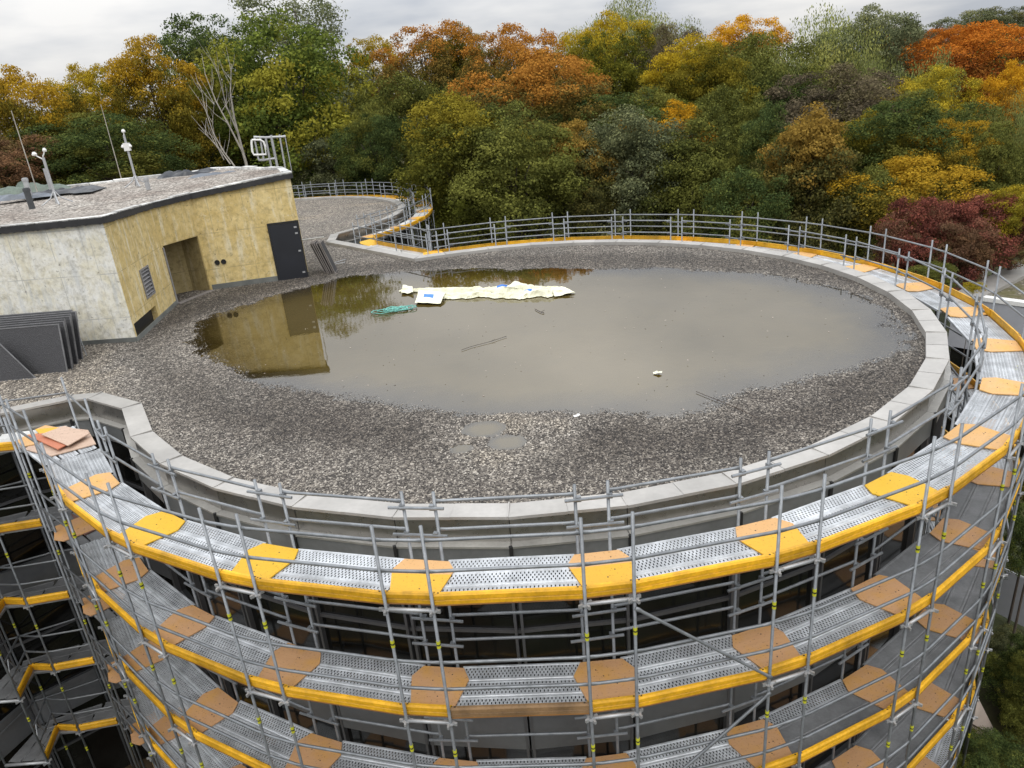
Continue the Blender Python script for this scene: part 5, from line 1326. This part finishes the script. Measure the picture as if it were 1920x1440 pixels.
T = [
 # back row first
 (1830, 30, 110, 130, 98, 'round', 'slate', 'far grey green tree on the skyline above the red orange ones'),
 (1900, 22, 110, 120, 96, 'round', 'slate', 'far grey green tree on the skyline at the right edge'),
 (1700, 55, 180, 120, 86, 'round', 'brown', 'grey brown tree on the skyline left of the red orange ones'),
 (1690, 68, 110, 60, 84, 'round', 'redor', 'small red crown peeping over the skyline left of the grey brown tree'),
 (565, -25, 210, 195, 66, 'poplar', 'grey', 'tallest tree, airy grey green poplar cut by the top edge'),
 (1200, 8, 150, 200, 80, 'willow', 'willow', 'airy pale green tree on the skyline right of centre'),
 (1390, 48, 170, 120, 80, 'round', 'orange', 'orange brown dome on the skyline left of the pale willows'),
 (1500, 52, 230, 230, 72, 'willow', 'willow', 'broad pale green willow under the skyline'),
 (1625, 36, 190, 170, 76, 'round', 'grey', 'smooth grey green tree on the skyline right of the broad willow'),
 (1820, 62, 190, 180, 74, 'round', 'redor', 'fiery red orange tree high on the right'),
 (1760, 62, 140, 90, 78, 'round', 'redor', 'smaller red tree just left of the fiery one'),
 (1135, 48, 200, 140, 68, 'round', 'ygreen', 'yellow green tree on the skyline with orange tinge'),
 (1245, 65, 190, 110, 72, 'round', 'brown', 'dark brown olive tree under the airy pale one'),
 (800, 68, 220, 170, 64, 'round', 'rust', 'rust orange tree on the skyline left of centre'),
 (860, 66, 200, 90, 66, 'round', 'olivey', 'small olive crown on the skyline right of the rust orange tree'),
 (960, 68, 220, 150, 66, 'round', 'rust', 'broad rust brown tree on the skyline at the centre'),
 (690, 92, 250, 110, 68, 'round', 'ygreen', 'yellow green tree tucked right of the big green one'),
 (640, 140, 300, 120, 70, 'round', 'grey', 'grey green tree behind the right shoulder of the big green one'),
 (1680, 105, 290, 160, 69, 'willow', 'willow', 'pale green willow below the grey brown skyline tree'),
 (1905, 135, 300, 100, 62, 'round', 'orange', 'bright orange tree cut by the right edge'),
 # middle rows
 (45, 152, 340, 190, 47, 'round', 'gold', 'orange gold tree at the far left edge'),
 (-5, 255, 350, 160, 43, 'round', 'brownred', 'dark reddish tree in front of the orange one at far left'),
 (188, 140, 300, 130, 53, 'round', 'ygreen', 'yellow topped green tree left of the tall golden one'),
 (295, 100, 330, 150, 49, 'tall', 'gold', 'tall golden tree on the left skyline'),
 (200, 225, 350, 220, 43, 'round', 'dark', 'dark green tree behind the sensor masts'),
 (375, 235, 345, 170, 54, 'round', 'olivey', 'yellow tinged tree low behind the hut roof'),
 (395, 62, 310, 160, 57, 'tall', 'dark', 'tall dark green tree behind the bare white branches'),
 (545, 62, 350, 245, 52, 'tall', 'green', 'big rounded green tree behind the ladder cage'),
 (760, 168, 370, 150, 54, 'tall', 'olive', 'olive tree right of the big green one'),
 (705, 215, 360, 130, 50, 'round', 'dark', 'dark green tree above the rear roof rail'),
 (1000, 120, 300, 230, 60, 'round', 'rust', 'large rust brown tree in the middle of the wood'),
 (1280, 95, 280, 130, 63, 'tall', 'ygreen', 'yellow green tree in the middle with bright top'),
 (1330, 110, 310, 140, 60, 'tall', 'olivey', 'olive yellow tree left of the broad willow'),
 (1410, 90, 270, 170, 66, 'round', 'olive', 'dark olive tree in front of the broad willow'),
 (1150, 190, 340, 210, 56, 'round', 'dark', 'wide dark green tree in the middle distance'),
 (1250, 208, 340, 140, 54, 'round', 'orange', 'bright orange topped tree in the middle of the wood'),
 (1570, 142, 300, 200, 60, 'round', 'brown', 'grey brown half bare tree right of centre'),
 (1740, 140, 260, 130, 62, 'round', 'yellow', 'lemon yellow tree on the right'),
 (1850, 195, 350, 110, 58, 'willow', 'willow', 'drooping pale yellow green tree on the right'),
 (1720, 190, 345, 190, 53, 'round', 'dark', 'solid dark green tree on the right'),
 (1800, 240, 370, 140, 51, 'round', 'gold', 'golden tree right of the solid dark green one'),
 (1440, 218, 420, 120, 51, 'tall', 'dark', 'narrow dark green tree left of the tan conical one'),
 # front row right behind the far rail
 (640, 265, 370, 150, 49, 'bush', 'slate', 'low grey green tree just behind the rear roof rail'),
 (880, 205, 440, 220, 49, 'tall', 'olivey', 'olive yellow tree directly behind the rear scaffold corner'),
 (960, 222, 460, 210, 46, 'tall', 'olive', 'big olive grey tree behind the left part of the far rail'),
 (1090, 250, 450, 140, 48, 'cone', 'tan', 'orange tan tree behind the far rail left of centre'),
 (1185, 230, 460, 190, 49, 'tall', 'slate', 'grey green tree behind the middle of the far rail'),
 (1300, 250, 470, 190, 47, 'cone', 'olive', 'brownish olive tree below the bright orange top'),
 (1520, 235, 480, 190, 46, 'cone', 'tan', 'tan conical tree behind the right part of the far rail'),
 (1400, 330, 480, 130, 44, 'bush', 'dark', 'low dark bushy tree filling behind the far rail'),
 (1620, 330, 490, 130, 46, 'bush', 'olive', 'low olive tree between the tan cone and the yellow one'),
 (1690, 310, 450, 210, 46, 'round', 'gold', 'yellow orange tree above the dark red bush'),
 (1905, 355, 450, 90, 42, 'bush', 'yellow', 'yellow green bush at the right edge above the red ones'),
 (820, 300, 440, 110, 50, 'tall', 'olivey', 'slim yellow olive tree left of the rear scaffold corner'),
 # fill between the rows
 (480, 215, 360, 160, 57, 'round', 'dark', 'dark green tree showing between the bare branches and the cage'),
 (120, 260, 360, 150, 45, 'bush', 'olive', 'olive bush tree behind the left sensor mast'),
 (900, 150, 320, 170, 62, 'round', 'dark', 'dark green tree under the rust brown skyline'),
 (1080, 110, 260, 140, 66, 'round', 'olivey', 'mustard olive tree under the yellow green skyline tree'),
 (1360, 190, 400, 130, 56, 'tall', 'olive', 'deep olive tree right of the bright orange top'),
 (1620, 230, 400, 150, 54, 'round', 'olivey', 'yellowish olive tree above the tan cone'),
 (1870, 250, 420, 120, 50, 'round', 'olive', 'olive tree at the right below the bright orange one'),
 (1480, 160, 330, 150, 63, 'tall', 'dark', 'dark green tree below the broad willow'),
]
for t in T: tree(*t)
tree(1735, 385, 540, 170, 40, 'bush', 'redbush', 'dark red shrub behind the right part of the far rail', 'red_shrub', 'red shrubs behind the right rail')
tree(1835, 375, 500, 170, 42, 'bush', 'redbush', 'wide wine red shrub at the right edge', 'red_shrub', 'red shrubs behind the right rail')
tree(1780, 430, 515, 120, 40, 'bush', 'brownred', 'brownish red shrub between the two wine red ones', 'red_shrub', 'red shrubs behind the right rail')
tree(1870, 430, 490, 110, 42, 'bush', 'brownred', 'low russet shrub just above the neighbour roof', 'red_shrub', 'red shrubs behind the right rail')
tree(1745, 495, 545, 85, 37, 'bush', 'olive', 'green shrub below the dark red one behind the toe board', 'green_shrub', 'green shrubs at the right')
tree(1826, 530, 548, 34, 34, 'bush', 'yellow', 'small yellow shrub at the corner of the neighbour roof', 'green_shrub', 'green shrubs at the right')
tree(1940, 950, 1080, 120, 24, 'bush', 'dark', 'dark green tree crown at the right edge beside the scaffold', 'green_shrub', 'green shrubs at the right')
tree(1945, 880, 960, 110, 25, 'bush', 'olivey', 'yellowish leaves above the dark crown at the right edge', 'green_shrub', 'green shrubs at the right')
tree(1935, 1195, 1285, 90, 24, 'bush', 'dark', 'dark bush on the ground below the fence', 'green_shrub', 'green shrubs at the right')
tree(1905, 1415, 1500, 150, 20, 'bush', 'dark', 'dark bush in the lower right corner', 'green_shrub', 'green shrubs at the right')
for _px, _bot, _w, _h, _pal, _lb in ((1905, 1330, 120, 90, 'dark', 'dark bush on the ground between the fence and the beige board'), (1945, 1400, 110, 100, 'olive', 'olive bush at the right edge beside the beige board'),
        (1880, 1250, 80, 70, 'slate', 'small grey green bush just below the site fence'), (1830, 1445, 100, 70, 'dark', 'low dark bush in front of the beige board'), (1785, 1475, 90, 60, 'olive', 'low olive bush at the foot of the scaffold in the corner')):
    tree(_px, _bot - _h, _bot, _w, on_z(_px, _bot - _h * .5, GROUND + 0.8).length, 'bush', _pal, _lb, 'green_shrub', 'green shrubs at the right')
# distant wood that reads as one mass behind the rows
def far_wood():
    g = np.random.default_rng(44); e = []
    src = CROWN['round'][0]; n = len(src.vertices); co = np.empty(n * 3, np.float32); src.vertices.foreach_get('co', co); co = co.reshape(-1, 4, 3)[::6].reshape(-1, 3)
    V = []; at = []
    for k in range(70):
        a = R(g.uniform(35, 150)); D = g.uniform(85, 130); x, y = D * math.cos(a), D * math.sin(a); s = g.uniform(5, 7)
        hgt = (-0.6 if x > -20 else -3.0) - s * 0.9 + g.uniform(-3.5, -0.5) + max(0, x) * 0.035
        V.append(co * np.array([s, s, s * 1.2]) + np.array([x, y, hgt - 1.0])); at.append(np.full(len(co) // 4, g.random()))
        V.append(co * np.array([s, s, s * 1.2]) + np.array([x + g.uniform(-4, 4), y - 6, hgt - 7])); at.append(np.full(len(co) // 4, g.random()))
    V = np.concatenate(V); at = np.concatenate(at); nq = len(V) // 4
    me = bpy.data.meshes.new('distant_wood'); me.vertices.add(len(V)); me.vertices.foreach_set('co', V.astype(np.float32).ravel())
    me.loops.add(4 * nq); me.loops.foreach_set('vertex_index', np.arange(4 * nq, dtype=np.int32)); me.polygons.add(nq); me.polygons.foreach_set('loop_start', np.arange(0, 4 * nq, 4, dtype=np.int32)); me.update(calc_edges=True)
    for nm, val in (('leaf', g.random(nq)), ('clump', at), ('lobe', at[::-1]), ('height', np.zeros(nq))): q = me.attributes.new(nm, 'FLOAT', 'FACE'); q.data.foreach_set('value', val.astype(np.float32))
    me.materials.append(LEAF['olive']); tag(link('distant_wood', me), kind='stuff')
far_wood()
def bare_tree():
    b = ray(462, 330); D = 59.0; base = b.normalized() * D
    e = empty('bare_tree', (base.x, base.y, ground_z(base.x, base.y)), 'bare whitish branches of a dead tree left of the ladder cage', 'tree')
    v = Vector((base.x, base.y, 0)).normalized(); k = base.x * v.x + base.y * v.y; r = random.Random(12)
    def P(px, py, dep=0.0): d = ray(px, py); return d * ((k + dep) / (d.x * v.x + d.y * v.y))
    def limb(pts, r0, r1, nm='branch', dep=0.0, twigs=4):
        q = [P(*p_, dep) for p_ in pts]; rad = [r0 + (r1 - r0) * i / (len(q) - 1) for i in range(len(q))]; m = MB(); m.tube(q, rad, 6)
        for _ in range(twigs):
            i = r.randrange(0, len(q) - 1); a = q[i].lerp(q[i + 1], r.random()); L = r.uniform(1.0, 2.4)
            d1 = Vector((r.uniform(-.7, .5), r.uniform(-.5, .5), r.uniform(.5, 1.0))).normalized(); b_ = a + d1 * L * 0.5; m.tube([a, b_, b_ + (d1 + Vector((r.uniform(-.3, .3), 0, .3))).normalized() * L * 0.5], [0.022, 0.015, 0.007], 5)
        m.make(nm, M_barkp, e)
    g0 = Vector((base.x, base.y, ground_z(base.x, base.y))); m = MB(); m.tube([g0, P(466, 330), P(462, 312)], [0.22, 0.14, 0.11], 8); m.make('trunk', M_barkp, e)
    limb([(464, 316), (452, 272), (440, 225), (432, 175), (434, 120)], 0.11, 0.02, twigs=7)
    limb([(455, 285), (432, 240), (405, 190), (385, 140), (378, 100)], 0.07, 0.012, twigs=8)
    limb([(440, 312), (420, 285), (400, 250), (385, 205), (376, 160)], 0.06, 0.01, twigs=7)
    limb([(446, 250), (425, 200), (412, 150), (400, 110)], 0.05, 0.01, dep=0.8, twigs=7)
    limb([(432, 308), (412, 280), (392, 258), (372, 240)], 0.05, 0.01, dep=-0.6, twigs=6)
    limb([(420, 300), (405, 270), (398, 230), (402, 190)], 0.04, 0.01, dep=0.5, twigs=6)
bare_tree()
